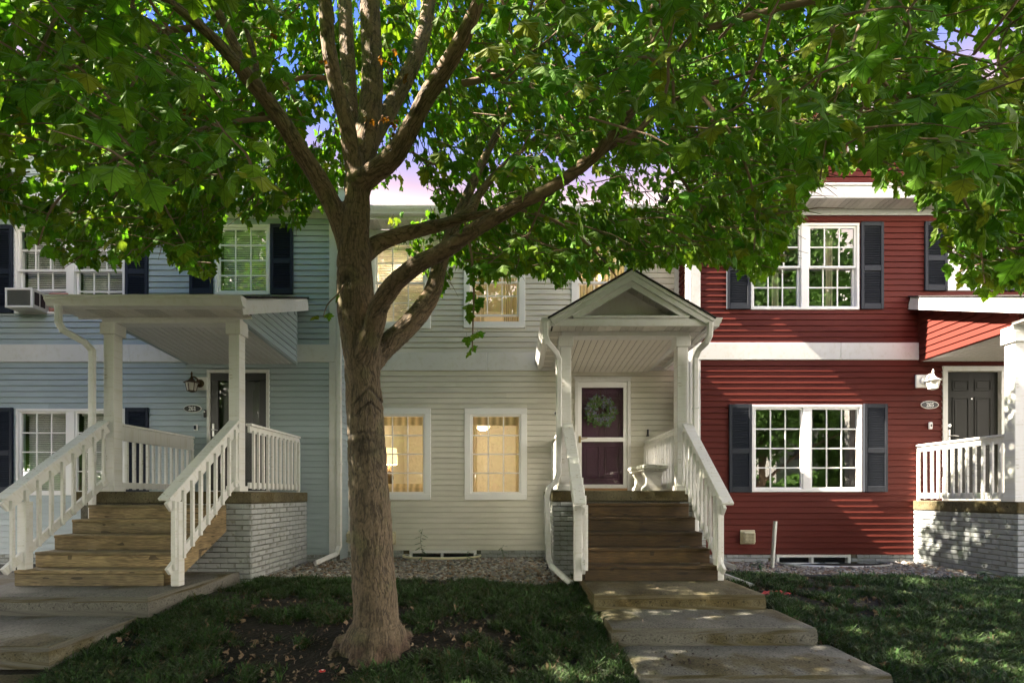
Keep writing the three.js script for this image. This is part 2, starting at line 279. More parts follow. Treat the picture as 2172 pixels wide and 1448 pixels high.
function siding(house, m, x0, x1, y0, y1, z, holes = [], left = null) { // left: function y -> [x0, x1] for gables
  const n = Math.round((y1 - y0) / EX), h = (y1 - y0) / n;
  for (let k = 0; k < n; k++) {
    const yb = y0 + k * h, yt = yb + h; let [a0, a1] = left ? left(yb + h / 2) : [x0, x1];
    if (a1 - a0 < 0.05) continue;
    const cut = holes.filter((q) => q[3] > yb + 0.002 && q[2] < yt - 0.002 && q[1] > a0 && q[0] < a1).sort((p, q) => p[0] - q[0]);
    const segs = []; let x = a0;
    for (const q of cut) { if (q[0] > x + 0.012) segs.push([x, q[0], yb, yt]); const c0 = Math.max(x, q[0]), c1 = Math.min(a1, q[1]); if (yb < q[2] - 0.02) segs.push([c0, c1, yb, q[2]]); else if (yt > q[3] + 0.02) segs.push([c0, c1, q[3], yt]); x = Math.max(x, q[1]); }
    if (a1 > x + 0.012) segs.push([x, a1, yb, yt]);
    for (const [s0, s1, b0, b1] of segs) {
      const L = s1 - s0, j = hash2(k * 7 + 3, Math.round(s0 * 100)), cutAt = L > 2.4 ? [s0, s0 + L * (0.25 + 0.5 * j), s1] : [s0, s1];
      for (let i = 0; i < cutAt.length - 1; i++) put(house, 'siding_board', lap(cutAt[i + 1] - cutAt[i], b1 - b0), toned(m, hash2(k * 13 + i, Math.round(s0 * 37))), (cutAt[i] + cutAt[i + 1]) / 2, b0 + (hash2(k, i + 5) - 0.5) * 0.003, z + (i ? 0.0012 : 0) + hash2(k + 3, i) * 0.0015, 0, 0, (hash2(k + 9, i) - 0.5) * 0.0012);
    }
  }
}
function wallWithHoles(house, m, outline, holes, z, thick = 0.12) {
  const s = new THREE.Shape(outline.map(([x, y]) => new THREE.Vector2(x - house.wo.x, y - house.wo.y)));
  for (const [a, b, c, d] of holes) s.holes.push(new THREE.Path([[a, c], [a, d], [b, d], [b, c]].map(([x, y]) => new THREE.Vector2(x - house.wo.x, y - house.wo.y))));
  const g = new THREE.ExtrudeGeometry(s, { depth: thick, bevelEnabled: false });
  const m2 = put(house, 'wall', g, m); m2.position.set(0, 0, z - thick - house.wo.z); return m2;
}
const brickGeos = [];
for (let i = 0; i < 6; i++) { reseed(500 + i); const g = cbox(1, 1, 1, 0.001).clone(), c = cbox(0.193, 0.06, 0.05, 0.005, i * 0.31, i * 0.17).clone(), p = c.attributes.position;
  for (let k = 0; k < p.count; k++) { const x = p.getX(k), y = p.getY(k), z = p.getZ(k); p.setXYZ(k, x * (1 + 0.012 * noise(x * 30 + i * 5, y * 30, 1)), y + 0.0022 * noise(x * 25, y * 20 + i * 3, 4), z + 0.003 * noise(x * 22 + i * 9, y * 40, 2)); }
  c.computeVertexNormals(); brickGeos.push(c); }
const brickHalf = brickGeos.map((g) => g.clone().scale(0.47, 1, 1));
function brickWall(parent, m, a, b, y0, y1, outward, skip) { // a, b: [x, z] ends; running bond, faces proud of the mortar
  const L = Math.hypot(b[0] - a[0], b[1] - a[1]), ux = (b[0] - a[0]) / L, uz = (b[1] - a[1]) / L, n = Math.round((y1 - y0) / 0.071), h = (y1 - y0) / n, ang = Math.atan2(-uz, ux);
  for (let k = 0; k < n; k++) { const off = k % 2 ? -0.1 : 0;
    for (let s = off; s < L - 0.02; s += 0.2035) {
      let s0 = Math.max(s, 0), s1 = Math.min(s + 0.1985, L); if (s1 - s0 < 0.05) continue;
      const mid = (s0 + s1) / 2, x = a[0] + ux * mid, z = a[1] + uz * mid, y = y0 + (k + 0.5) * h; if (skip && skip(x, y)) continue;
      const q = hash2(k * 31 + Math.round(s * 50), Math.round((a[0] + a[1]) * 10)), i = Math.floor(q * 6), w = s1 - s0, half = w < 0.12, g = half ? brickHalf[i] : brickGeos[i];
      const mm = put(parent, 'brick', g, m, x + outward[0] * (-0.02 + 0.003 * q), y, z + outward[1] * (-0.02 + 0.003 * q), 0, ang, 0); mm.scale.set(w / (half ? 0.0907 : 0.193), h / 0.0705, 1);
    }
  }
}
// --- windows. rect: outer edges of the trim; units side by side; every cell between the muntins is a pane of its own
function makeWindow(house, o) {
  const { x0, x1, y0, y1, z, trim = 0.045, units = 1, hung = false, cols = 3, rows = 4, mullion = 0.13, face = M.vinyl, proud = 0.022, label } = o;
  const w = sub(house, 'window', [(x0 + x1) / 2, y0, z]); if (label) w.userData.label = label;
  const F = (n, m, ...a) => span(w, n, m, ...a);
  F('trim', face, x0, x1, y1 - trim, y1, z - 0.06, z + proud); F('trim', face, x0, x1, y0, y0 + trim, z - 0.06, z + proud + 0.001);
  F('trim', face, x0, x0 + trim, y0 + trim, y1 - trim, z - 0.06, z + proud - 0.001); F('trim', face, x1 - trim, x1, y0 + trim, y1 - trim, z - 0.06, z + proud - 0.001);
  const ix0 = x0 + trim, ix1 = x1 - trim, iy0 = y0 + trim, iy1 = y1 - trim, uw = (ix1 - ix0 - mullion * (units - 1)) / units;
  for (let u = 1; u < units; u++) F('mullion', M.vinyl, ix0 + u * uw + (u - 1) * mullion, ix0 + u * (uw + mullion), iy0, iy1, z - 0.08, z + proud - 0.006);
  const sash = (a0, a1, b0, b1, zs, c, r, st = 0.034) => {
    F('sash', M.vinyl, a0, a1, b1 - st, b1, zs - 0.025, zs + 0.012, 0.003); F('sash', M.vinyl, a0, a1, b0, b0 + st, zs - 0.025, zs + 0.0125, 0.003);
    F('sash', M.vinyl, a0, a0 + st, b0 + st, b1 - st, zs - 0.025, zs + 0.0115, 0.003); F('sash', M.vinyl, a1 - st, a1, b0 + st, b1 - st, zs - 0.025, zs + 0.0115, 0.003);
    const gx0 = a0 + st, gx1 = a1 - st, gy0 = b0 + st, gy1 = b1 - st, cw = (gx1 - gx0) / c, ch = (gy1 - gy0) / r, mw = 0.022;
    for (let i = 1; i < c; i++) F('muntin', M.vinyl, gx0 + i * cw - mw / 2, gx0 + i * cw + mw / 2, gy0, gy1, zs - 0.012, zs + 0.0035, 0.002);
    for (let j = 1; j < r; j++) for (let i = 0; i < c; i++) F('muntin', M.vinyl, gx0 + i * cw + (i ? mw / 2 : 0), gx0 + (i + 1) * cw - (i < c - 1 ? mw / 2 : 0), gy0 + j * ch - mw / 2, gy0 + j * ch + mw / 2, zs - 0.011, zs + 0.003, 0.002);
    const pg = new THREE.PlaneGeometry(cw - mw * 0.6, ch - mw * 0.6);
    for (let i = 0; i < c; i++) for (let j = 0; j < r; j++) put(w, 'pane', pg, M.glass, gx0 + (i + 0.5) * cw, gy0 + (j + 0.5) * ch, zs - 0.004, o.tilt ?? 0, o.yaw ?? 0);
  };
  for (let u = 0; u < units; u++) { const a0 = ix0 + u * (uw + mullion), a1 = a0 + uw;
    if (hung) { const ym = iy0 + (iy1 - iy0) * (o.meet ?? 0.5), lift = o.lift?.[u] ?? 0; sash(a0, a1, ym - 0.02, iy1, z - 0.012, cols, rows / 2); sash(a0 + 0.004, a1 - 0.004, iy0 + lift, ym + 0.02 + lift, z - 0.052, cols, rows / 2); }
    else sash(a0, a1, iy0, iy1, z - 0.014, cols, rows);
    if (o.blind) { // slatted blind behind the glass
      const parts = [], low = iy0 + (o.blindLow?.[u] ?? 0); for (let y = low; y < iy1; y += 0.032) parts.push(new THREE.PlaneGeometry(uw - 0.02, 0.034).rotateX(-0.55).translate(0, y - low, 0));
      parts.push(new THREE.BoxGeometry(uw - 0.01, 0.05, 0.05).translate(0, iy1 - low - 0.03, 0.005)); put(w, 'blind', merged(parts), o.blindMat ?? M.blind, (a0 + a1) / 2, low, z - 0.155);
    }
    if (o.curtain) for (const s of o.curtain) { // hanging folds
      const cwid = s[1] - s[0], N = Math.max(8, Math.round(cwid / 0.02)), g = new THREE.PlaneGeometry(cwid, iy1 - iy0 + 0.1, N, 1), p = g.attributes.position;
      for (let k = 0; k < p.count; k++) p.setZ(k, 0.025 * Math.sin(p.getX(k) * 62) + 0.012 * Math.sin(p.getX(k) * 23)); g.computeVertexNormals();
      put(w, 'curtain', g, M.curtain, a0 + (s[0] + s[1]) / 2, (iy0 + iy1) / 2, z - 0.22);
    }
  }
  return [x0 + 0.02, x1 - 0.02, y0 + 0.02, y1 - 0.02];
}
function shutter(house, m, x0, x1, y0, y1, z) { // two louvred panels in a frame
  const s = sub(house, 'shutter', [(x0 + x1) / 2, y0, z]), st = 0.052, mid = y0 + (y1 - y0) * 0.47, F = (n, ...a) => span(s, n, m, ...a);
  F('stile', x0, x0 + st, y0, y1, z, z + 0.032); F('stile', x1 - st, x1, y0, y1, z, z + 0.032);
  for (const [a, b] of [[y0, y0 + 0.10], [mid - 0.045, mid + 0.045], [y1 - 0.07, y1]]) F('cross_rail', x0 + st, x1 - st, a, b, z, z + 0.031);
  for (const [a, b] of [[y0 + 0.10, mid - 0.045], [mid + 0.045, y1 - 0.07]]) {
    const parts = [], w = x1 - x0 - 2 * st; for (let y = a + 0.012; y < b - 0.006; y += 0.030) parts.push(new THREE.BoxGeometry(w, 0.034, 0.005).rotateX(-0.75).translate(0, y - a, 0.014));
    parts.push(new THREE.BoxGeometry(w, b - a, 0.004).translate(0, (b - a) / 2, 0.002)); put(s, 'louvers', merged(parts), m, (x0 + x1) / 2, a, z + 0.002);
  }
}
function roomShell(house, m, x0, x1, y0, y1, z0, depth) { // floor, ceiling and walls behind the windows
  const t = 0.06, z1 = z0 - depth, g = [[x0 - t, x1 + t, y0 - t, y0, z1, z0], [x0 - t, x1 + t, y1, y1 + t, z1, z0], [x0 - t, x0, y0, y1, z1, z0], [x1, x1 + t, y0, y1, z1, z0], [x0 - t, x1 + t, y0 - t, y1 + t, z1 - t, z1]].map((a) => spanGeo(...a, 0.001).translate(-x0, -y0, -z1));
  put(house, 'room', merged(g), m, x0, y0, z1);
}
function soffitRun(parent, x0, x1, y, z0, z1, step = 0.3) { // planks across the overhang, every other panel perforated
  const n = Math.round((x1 - x0) / 0.105), w = (x1 - x0) / n;
  for (let i = 0; i < n; i++) span(parent, 'soffit_panel', Math.floor(i / 3) % 2 ? M.soffitVent : M.soffit, x0 + i * w + 0.002, x0 + (i + 1) * w - 0.002, y, y + 0.012, z0, z1, 0.003);
  span(parent, 'soffit_backing', M.inside, x0, x1, y + 0.014, y + 0.03, z0, z1, 0.001);
}
function gutterGeo(L) { // K-style gutter, length along x, back at z = 0, top at y = 0
  const p = [[0, 0], [0.125, 0], [0.125, -0.02], [0.112, -0.028], [0.112, -0.055], [0.085, -0.095], [0.075, -0.125], [0, -0.125]], s = new THREE.Shape(p.map(([x, y]) => new THREE.Vector2(x, y)));
  const g = new THREE.ExtrudeGeometry(s, { depth: L, bevelEnabled: false }); g.rotateY(-Math.PI / 2); g.translate(L / 2, 0, 0); return g; // x -> z, z -> -x
}
const GABLE = 0.70; // rise per metre of the house gables
function gableTop(house, m, x0, x1, z, ySoffit, ventAt) {
  const xc = (x0 + x1) / 2, y0 = ySoffit + 0.46, top = y0 + (x1 - x0) / 2 * GABLE, zf = z - 0.014;
  wallWithHoles(house, m, [[x0, ySoffit], [x1, ySoffit], [x1, y0], [xc, top], [x0, y0]], [], zf);
  siding(house, m, 0, 0, y0 - 0.1, top - 0.1, z, ventAt ? [ventAt] : [], (y) => { const k = Math.max(0, (top - y) / GABLE); return [Math.max(x0, xc - k), Math.min(x1, xc + k)]; });
  // eave return across the foot of the gable: pent roof, fascia, soffit, frieze
  const over = 0.345, xe0 = x0 - 0.38, xe1 = x1 + 0.38, zo = z + over;
  soffitRun(house, xe0, xe1, ySoffit, z + 0.02, zo - 0.02);
  span(house, 'fascia', M.trim, xe0, xe1, ySoffit - 0.012, ySoffit + 0.185, zo - 0.022, zo, 0.004);
  span(house, 'fascia_drip', M.trim, xe0 - 0.01, xe1 + 0.01, ySoffit + 0.187, ySoffit + 0.225, zo - 0.05, zo + 0.02, 0.006);
  for (const s of [-1, 1]) { const xa = s < 0 ? xe0 : xe1; span(house, 'fascia_return', M.trim, Math.min(xa, xa - s * 0.022), Math.max(xa, xa - s * 0.022), ySoffit - 0.01, ySoffit + 0.184, z - 0.9, zo - 0.024, 0.003); }
  const pa = V(xc, ySoffit + 0.20, zo - 0.0), pb = V(xc, ySoffit + 0.43, z + 0.005); beam(house, 'pent_roof', M.shingle, pa, pb, xe1 - xe0, 0.03, 0.002);
  span(house, 'frieze', M.trim, x0, x1, ySoffit - 0.10, ySoffit - 0.002, z, z + 0.024, 0.004);
  // main roof with boxed rakes
  const ro = 0.34, L = (x1 - x0) / 2 + 0.38;
  for (const s of [-1, 1]) {
    const foot = V(xc + s * L, top - L * GABLE + 0.02, 0), ridge = V(xc, top + 0.02, 0), n = V(s * GABLE, 1, 0).normalize(), dir = foot.clone().sub(ridge).normalize(), len = foot.distanceTo(ridge);
    const slab = (name, mm, zc, zd, h, lift) => { const o = put(house, name, cbox(len, h, zd, 0.003), mm); const c = foot.clone().add(ridge).multiplyScalar(0.5).addScaledVector(n, lift); o.position.set(c.x, c.y, zc).sub(house.wo); o.rotation.z = Math.atan2(dir.y * (s > 0 ? 1 : -1), dir.x * (s > 0 ? 1 : -1)); return o; };
    slab('roof', M.shingle, z + ro / 2 - 3.6, 7.2 + ro, 0.04, 0.13); slab('rake_board', M.trim, z + ro + 0.012, 0.024, 0.20, 0.03); slab('rake_frieze', M.trim, z + 0.014, 0.026, 0.10, -0.06);
    const nP = Math.round(len / 0.11); for (let i = 0; i < nP; i++) { const c = ridge.clone().addScaledVector(dir, (i + 0.5) * len / nP).addScaledVector(n, -0.006); const o = put(house, 'rake_soffit', cbox(len / nP - 0.004, 0.012, ro - 0.03, 0.002), M.soffit); o.position.set(c.x, c.y, z + ro / 2).sub(house.wo); o.rotation.z = Math.atan2(dir.y * (s > 0 ? 1 : -1), dir.x * (s > 0 ? 1 : -1)); }
  }
  return top;
}
function bodyBox(house, m, x0, x1, y0, y1, z0, z1) { // the rest of the house behind its front
  const t = 0.08, g = [[x0, x0 + t, y0, y1, z1, z0], [x1 - t, x1, y0, y1, z1, z0], [x0, x1, y0, y1, z1 - t, z1]].map((a) => spanGeo(...a, 0.001).translate(-x0, -y0, -z1)); put(house, 'outer_wall', merged(g), m, x0, y0, z1);
}
const px = (a, b, c, d, D) => ({ x0: X(a, D), x1: X(b, D), y0: Y(d, D), y1: Y(c, D) });
const hole = (r, e = 0.015) => [r.x0 + e, r.x1 - e, r.y0 + e, r.y1 - e];
const YB = 0.042;  // lower edge of the siding

function foundation(house, m, x0, x1, z, win) {
  const g = []; const parts = win ? [[x0, win.x0 - 0.01, -0.6, YB], [win.x1 + 0.01, x1, -0.6, YB], [win.x0 - 0.01, win.x1 + 0.01, -0.6, win.y0 - 0.02]] : [[x0, x1, -0.6, YB]];
  for (const [a, b, c, d] of parts) g.push(spanGeo(a, b, c, d, z - 0.2, z - 0.022, 0.001).translate(-x0, 0, -z));
  put(house, 'foundation', merged(g), M.mortar, x0, 0, z);
  brickWall(house, m, [x0, z], [x1, z], -0.155, YB - 0.004, [0, 1], win && ((x) => x > win.x0 - 0.08 && x < win.x1 + 0.08));
  if (win) { // basement window: frame, two panes, dark pit behind
    const w = sub(house, 'basement_window', [(win.x0 + win.x1) / 2, win.y0, z]), f = 0.048, xm = (win.x0 + win.x1) / 2 - 0.02, S = (...a) => span(w, 'frame', M.vinyl, ...a);
    S(win.x0, win.x1, win.y1 - f, win.y1, z - 0.09, z - 0.004); S(win.x0, win.x1, win.y0, win.y0 + f, z - 0.09, z - 0.005); S(win.x0, win.x0 + f, win.y0 + f, win.y1 - f, z - 0.09, z - 0.006); S(win.x1 - f, win.x1, win.y0 + f, win.y1 - f, z - 0.09, z - 0.006); S(xm - 0.02, xm + 0.02, win.y0 + f, win.y1 - f, z - 0.088, z - 0.007);
    for (const [a, b] of [[win.x0 + f, xm - 0.02], [xm + 0.02, win.x1 - f]]) put(w, 'pane', new THREE.PlaneGeometry(b - a, win.y1 - win.y0 - 2 * f), M.glass, (a + b) / 2, (win.y0 + win.y1) / 2, z - 0.04);
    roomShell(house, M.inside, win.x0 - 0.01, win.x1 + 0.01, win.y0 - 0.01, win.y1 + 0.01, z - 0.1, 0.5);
  }
}
function makeHouse(o) {
  const { x0, x1, d, m, ys, bandY } = o, z = Z(d), h = thing(o.name, o.label, 'house', [(x0 + x1) / 2, -0.12, z]);
  const rects = [...o.windows.map((w) => w), ...o.doors], holes = rects.map((r) => hole(r));
  wallWithHoles(h, m, [[x0, YB], [x1, YB], [x1, ys], [x0, ys]], holes, z - 0.014);
  for (const w of o.windows) makeWindow(h, { ...w, z });
  const c0 = o.corner[0], c1 = o.corner[1], sh = (o.shutters ?? []).map((s) => { shutter(h, o.shutterMat, s.x0, s.x1, s.y0, s.y1, z + 0.013); return s; });
  const all = rects.map((r) => [r.x0, r.x1, r.y0, r.y1]);
  siding(h, m, x0 + c0, x1 - c1, YB, bandY[0], z, all); siding(h, m, x0 + c0, x1 - c1, bandY[1], ys - 0.10, z, all);
  const bs = [x0, x0 + (x1 - x0) * 0.42, x1]; for (let i = 0; i < 2; i++) span(h, 'band_board', M.trim, bs[i] + 0.001, bs[i + 1] - 0.001, bandY[0], bandY[1], z, z + 0.028 - i * 0.001, 0.004);
  for (const [a, b, w] of [[x0, x0 + c0, c0], [x1 - c1, x1, c1]]) if (w) { span(h, 'corner_board', M.trim, a, b, YB - 0.02, bandY[0] - 0.002, z, z + 0.024, 0.004); span(h, 'corner_board', M.trim, a, b, bandY[1] + 0.002, ys - 0.102, z, z + 0.024, 0.004); }
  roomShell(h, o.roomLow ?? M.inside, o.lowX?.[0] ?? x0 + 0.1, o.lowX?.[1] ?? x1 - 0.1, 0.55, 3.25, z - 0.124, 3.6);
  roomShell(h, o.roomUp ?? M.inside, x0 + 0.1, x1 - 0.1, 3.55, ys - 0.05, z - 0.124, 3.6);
  foundation(h, o.brick, x0, x1, z, o.basement);
  bodyBox(h, m, x0 + 0.002, x1 - 0.002, -0.5, ys + (o.flatTop ?? 0.4), z - 0.125, z - 7.2);
  return h;
}
const DOOR = { blue: { ...px(440, 572, 785, 1044, DB), y0: 1.10 }, white: { ...px(1219, 1337, 803, 1040, DW), y0: 1.117 }, red: { ...px(1998, 2132, 777, 1061, DB), y0: 0.96 } };
const BX = [-9.15, -3.09], WX = [-3.09, 2.99], RX = [2.99, 9.05];
const blueWindows = [
  { ...px(32, 266, 480, 666, DB), units: 2, hung: true, rows: 4, blind: true, lift: [0.36, 0], blindLow: [0.36, 0], label: 'double window with a room air conditioner under its raised sash' },
  { ...px(456, 573, 477, 626, DB), rows: 4, blind: true }, { ...px(34.5, 266, 867, 1050, DB), units: 2, blind: true }];
const blue = makeHouse({ name: 'town_house', label: 'pale blue sided town house with navy shutters', x0: BX[0], x1: BX[1], d: DB, m: M.blue, ys: 5.87, bandY: [3.32, 3.62], corner: [0, 0.105], brick: M.brickBlue, shutterMat: M.navy, windows: blueWindows, doors: [DOOR.blue],
  shutters: [px(-17, 29.5, 480, 665, DB), px(268, 316, 480, 665, DB), px(404, 453, 477, 625, DB), px(575, 623, 477, 625, DB), px(-17, 30, 865, 1045, DB), px(268.5, 317, 865, 1045, DB)] });
gableTop(blue, M.blue, BX[0], BX[1], 0, 5.87);
const whiteWindows = [
  { ...px(782, 914, 866, 1060, DW), trim: 0.115, proud: 0.03 }, { ...px(985.5, 1117.7, 866, 1060, DW), trim: 0.115, proud: 0.03 },
  { ...px(783, 914, 501, 697, DW), trim: 0.115, proud: 0.03, hung: true, blind: true, blindMat: M.ceilingWarm }, { ...px(984, 1114, 501, 696, DW), trim: 0.115, proud: 0.03, hung: true, lift: [0.12], curtain: [[0, 0.25], [0.6, 0.9]] }, { ...px(1212, 1342, 501, 696, DW), trim: 0.115, proud: 0.03, hung: true, curtain: [[0, 0.42], [0.46, 0.9]] }];
const white = makeHouse({ name: 'town_house', label: 'white sided middle town house with warm lit windows', x0: WX[0], x1: WX[1], d: DW, m: M.white, ys: 5.91, bandY: [3.33, 3.66], corner: [0.09, 0.09], brick: M.brickBlue, windows: whiteWindows, doors: [DOOR.white], roomLow: M.insideWarm, roomUp: M.insideWarm, lowX: [-2.95, 0.98], flatTop: 0.1,
  basement: { x0: X(868, DW), x1: X(1010, DW), y0: -0.15, y1: 0.035 } });
{ // eave, gutter and roof of the white house
  const z = Z(DW), ys = 5.91, zo = z + 0.37;
  soffitRun(white, WX[0] + 0.01, WX[1] - 0.01, ys, z + 0.02, zo - 0.02); span(white, 'fascia', M.trim, WX[0] + 0.01, WX[1] - 0.01, ys - 0.012, ys + 0.17, zo - 0.022, zo, 0.004);
  span(white, 'frieze', M.trim, WX[0] + 0.01, WX[1] - 0.01, ys - 0.10, ys - 0.002, z, z + 0.022, 0.004);
  put(white, 'gutter', gutterGeo(WX[1] - WX[0] - 0.05), M.trim, (WX[0] + WX[1]) / 2, ys + 0.165, zo + 0.001);
  beam(white, 'roof', M.shingle, V(-0.05, ys + 0.17, zo + 0.03), V(-0.05, ys + 0.17 + 1.85, zo - 3.7), WX[1] - WX[0], 0.04, 0.003); beam(white, 'roof', M.shingle, V(-0.05, ys + 2.02, zo - 3.7), V(-0.05, ys + 0.1, zo - 7.8), WX[1] - WX[0], 0.04, 0.003);
  // red brown side walls of the neighbours close the recess on either side
}
const redWindows = [
  { ...px(1592, 1822, 474, 657, DB), units: 2, hung: true, meet: 0.5, curtain: [[0.44, 0.56]] }, { ...px(2008, 2124, 472, 617, DB), hung: true },
  { ...px(1594, 1828, 858.5, 1043, DB), units: 2, tilt: 0.0 }];
const red = makeHouse({ name: 'town_house', label: 'dark red sided town house with slate shutters', x0: RX[0], x1: RX[1], d: DB, m: M.red, ys: 5.926, bandY: [3.36, 3.65], corner: [0.155, 0], brick: M.brickGrey, shutterMat: M.slate, windows: redWindows, doors: [DOOR.red],
  basement: { x0: X(1648, DB), x1: X(1806, DB), y0: -0.16, y1: 0.035 },
  shutters: [px(1540, 1590, 473, 657, DB), px(1824, 1872, 473, 657, DB), px(1959, 2007, 472, 618, DB), px(2126, 2176, 472, 618, DB), px(1545, 1593, 858, 1044, DB), px(1830, 1880, 857, 1043, DB)] });
const ventRect = px(1800, 1888, 215, 322, DB);
gableTop(red, M.red, RX[0], RX[1], 0, 5.926, [ventRect.x0, ventRect.x1, ventRect.y0, ventRect.y1]);
{ // attic vent of the red gable
  const v = sub(red, 'attic_vent', [(ventRect.x0 + ventRect.x1) / 2, ventRect.y0, 0]), { x0, x1, y0, y1 } = ventRect, S = (...a) => span(v, 'frame', M.trim, ...a);
  S(x0, x1, y1 - 0.07, y1, 0, 0.04); S(x0 - 0.03, x1 + 0.03, y0 - 0.02, y0 + 0.07, 0, 0.05); S(x0, x0 + 0.07, y0 + 0.07, y1 - 0.07, 0, 0.039); S(x1 - 0.07, x1, y0 + 0.07, y1 - 0.07, 0, 0.039);
  for (let y = y0 + 0.09; y < y1 - 0.08; y += 0.055) beam(v, 'slat', M.trim, V(x0 + 0.07, y, 0.018), V(x1 - 0.07, y, 0.018), 0.05, 0.008, 0.002, 0, 0, V(0, 1, 0.7));
}
// short side walls where the blue and red houses step forward, with their corner trim
for (const [h, m, x, s] of [[blue, M.blue, BX[1], 1], [red, M.red, RX[0], -1]]) {
  for (let y = YB; y < 5.85; y += EX) { const o = put(h, 'siding_board', lap(0.47, EX), m, x, y, -0.355); o.rotation.y = s * Math.PI / 2; }
  span(h, 'corner_board', M.trim, Math.min(x, x + s * 0.024), Math.max(x, x + s * 0.024), YB - 0.02, 5.86, -0.12, 0.024, 0.004);
}
console.log('houses done');
// ---------------------------------------------------------------- porches
function shingleEdge() {}
function gutterSide(parent, L, x, y, z, ry) { const o = put(parent, 'gutter', gutterGeo(L), M.trim, x, y, z); o.rotation.y = ry; return o; }
function post(parent, x, d0, y0, y1, w = 0.145) { // wrapped post with a base and a cap block
  const z = Z(d0) - w / 2, p = sub(parent, 'post', [x, y0, z]);
  put(p, 'shaft', cbox(w, y1 - y0, w, 0.006), M.rail, x, (y0 + y1) / 2, z);
  put(p, 'cap', cbox(w + 0.055, 0.15, w + 0.055, 0.005), M.rail, x, y1 - 0.075, z); put(p, 'base', cbox(w + 0.05, 0.075, w + 0.05, 0.005), M.rail, x, y0 + 0.0375, z);
}
function planks(parent, name, m, x0, x1, yf, yb, zf, zb, step = 0.1) { // ceiling boards running front to back
  const n = Math.round((x1 - x0) / step), w = (x1 - x0) / n;
  for (let i = 0; i < n; i++) beam(parent, name, m, V(x0 + (i + 0.5) * w, yf + 0.008, zf), V(x0 + (i + 0.5) * w, yb + 0.008, zb), w - 0.009, 0.014, 0.004);
  beam(parent, 'ceiling_backing', M.inside, V((x0 + x1) / 2, yf + 0.03, zf), V((x0 + x1) / 2, yb + 0.03, zb), x1 - x0, 0.012, 0.001);
}
function porchBase(parent, x0, x1, dF, dB, ySlab, slabM, brickM, thick = 0.16, frontFrom) {
  const z1 = Z(dF), z0 = Z(dB);
  span(parent, 'floor_slab', slabM, x0, x1, ySlab - thick, ySlab, z0 + 0.014, z1, 0.012);
  span(parent, 'base_core', M.mortar, x0 + 0.045, x1 - 0.045, -0.6, ySlab - thick - 0.002, z0 + 0.014, z1 - 0.045, 0.002);
  const yt = ySlab - thick - 0.004, yb = -0.16;
  if (x0 > 0) brickWall(parent, brickM, [x0 + 0.022, z0 + 0.015], [x0 + 0.022, z1 - 0.022], yb, yt, [-1, 0]); else brickWall(parent, brickM, [x1 - 0.022, z0 + 0.015], [x1 - 0.022, z1 - 0.022], yb, yt, [1, 0]);
  for (const [a, b] of frontFrom) brickWall(parent, brickM, [a, z1 - 0.022], [b, z1 - 0.022], yb, yt, [0, 1]);
}
function sideRail(name, label, x, d0, d1, ySlab, hF, board = 0.09) { // level railing from the post back to the wall
  const z0 = Z(d0), z1 = Z(d1), t = thing(name, label, 'railing', [x, ySlab, (z0 + z1) / 2]), yt = ySlab + hF;
  beam(t, 'top_rail', M.rail, V(x, yt, z0), V(x, yt, z1), 0.09, 0.035, 0.005, x);
  beam(t, 'rail_board', M.rail, V(x, yt - 0.018 - board / 2, z0), V(x, yt - 0.018 - board / 2, z1), 0.036, board, 0.004, x + 3);
  beam(t, 'bottom_rail', M.rail, V(x, ySlab + 0.085, z0), V(x, ySlab + 0.085, z1), 0.036, 0.085, 0.004, x + 5);
  const n = Math.round((z0 - z1) / 0.125); for (let i = 0; i < n; i++) { const z = z0 - (i + 0.5) * (z0 - z1) / n; put(t, 'baluster', cbox(0.035, hF - 0.11, 0.035, 0.003, 0, i * 0.13), M.rail, x + 0.0355 * (label.includes('outer') ? 1 : -1) * 0.99, ySlab + 0.03 + (hF - 0.11) / 2, z + (hash2(i, 7) - 0.5) * 0.012, (hash2(i, 3) - 0.5) * 0.014); }
  put(t, 'end_post', cbox(0.04, hF - 0.02, 0.09, 0.004), M.rail, x + 0.0, ySlab + hF / 2 - 0.02, z1 - 0.02);
  return t;
}
function stairRail(label, x, a, b, newel, capW = 0.14, bx = 0.036) { // a: top [d, y], b: foot [d, y] of the sloping cap; newel: [x, d, y0, y1]
  const A = V(x, a[1], Z(a[0])), B = V(x, b[1], Z(b[0])), t = thing('stair_railing', label, 'railing', [x, newel[2], Z(newel[1])]);
  const off = (dy) => [V(x, a[1] + dy, A.z), V(x, b[1] + dy, B.z)];
  beam(t, 'hand_rail', M.rail, A, B, capW, 0.038, 0.006, x);
  const [a1, b1] = off(-0.085); beam(t, 'rail_board', M.rail, a1.setX(x + bx), b1.setX(x + bx), 0.036, 0.115, 0.004, x + 2);
  const [a2, b2] = off(-0.78); const f = (newel[2] + 0.09 - b2.y) / (a2.y - b2.y); beam(t, 'bottom_rail', M.rail, a2.setX(x + bx), V(x + bx, b[1] - 0.78, b2.z), 0.036, 0.09, 0.004, x + 4);
  const n = Math.round((B.z - A.z) / 0.135); for (let i = 0; i < n; i++) { const k = (i + 0.6) / n, z = A.z + (B.z - A.z) * k, y = a[1] + (b[1] - a[1]) * k, h = 0.76; put(t, 'baluster', cbox(0.035, h, 0.035, 0.003, i * 0.2, 0), M.rail, x + bx - 0.036 * Math.sign(bx) * -1, y - 0.055 - h / 2, z + (hash2(i, 11) - 0.5) * 0.012, (hash2(i, 4) - 0.5) * 0.016); }
  put(t, 'newel_post', cbox(0.092, newel[3] - newel[2], 0.092, 0.005), M.rail, newel[0], (newel[2] + newel[3]) / 2, Z(newel[1]) - 0.046);
  return t;
}
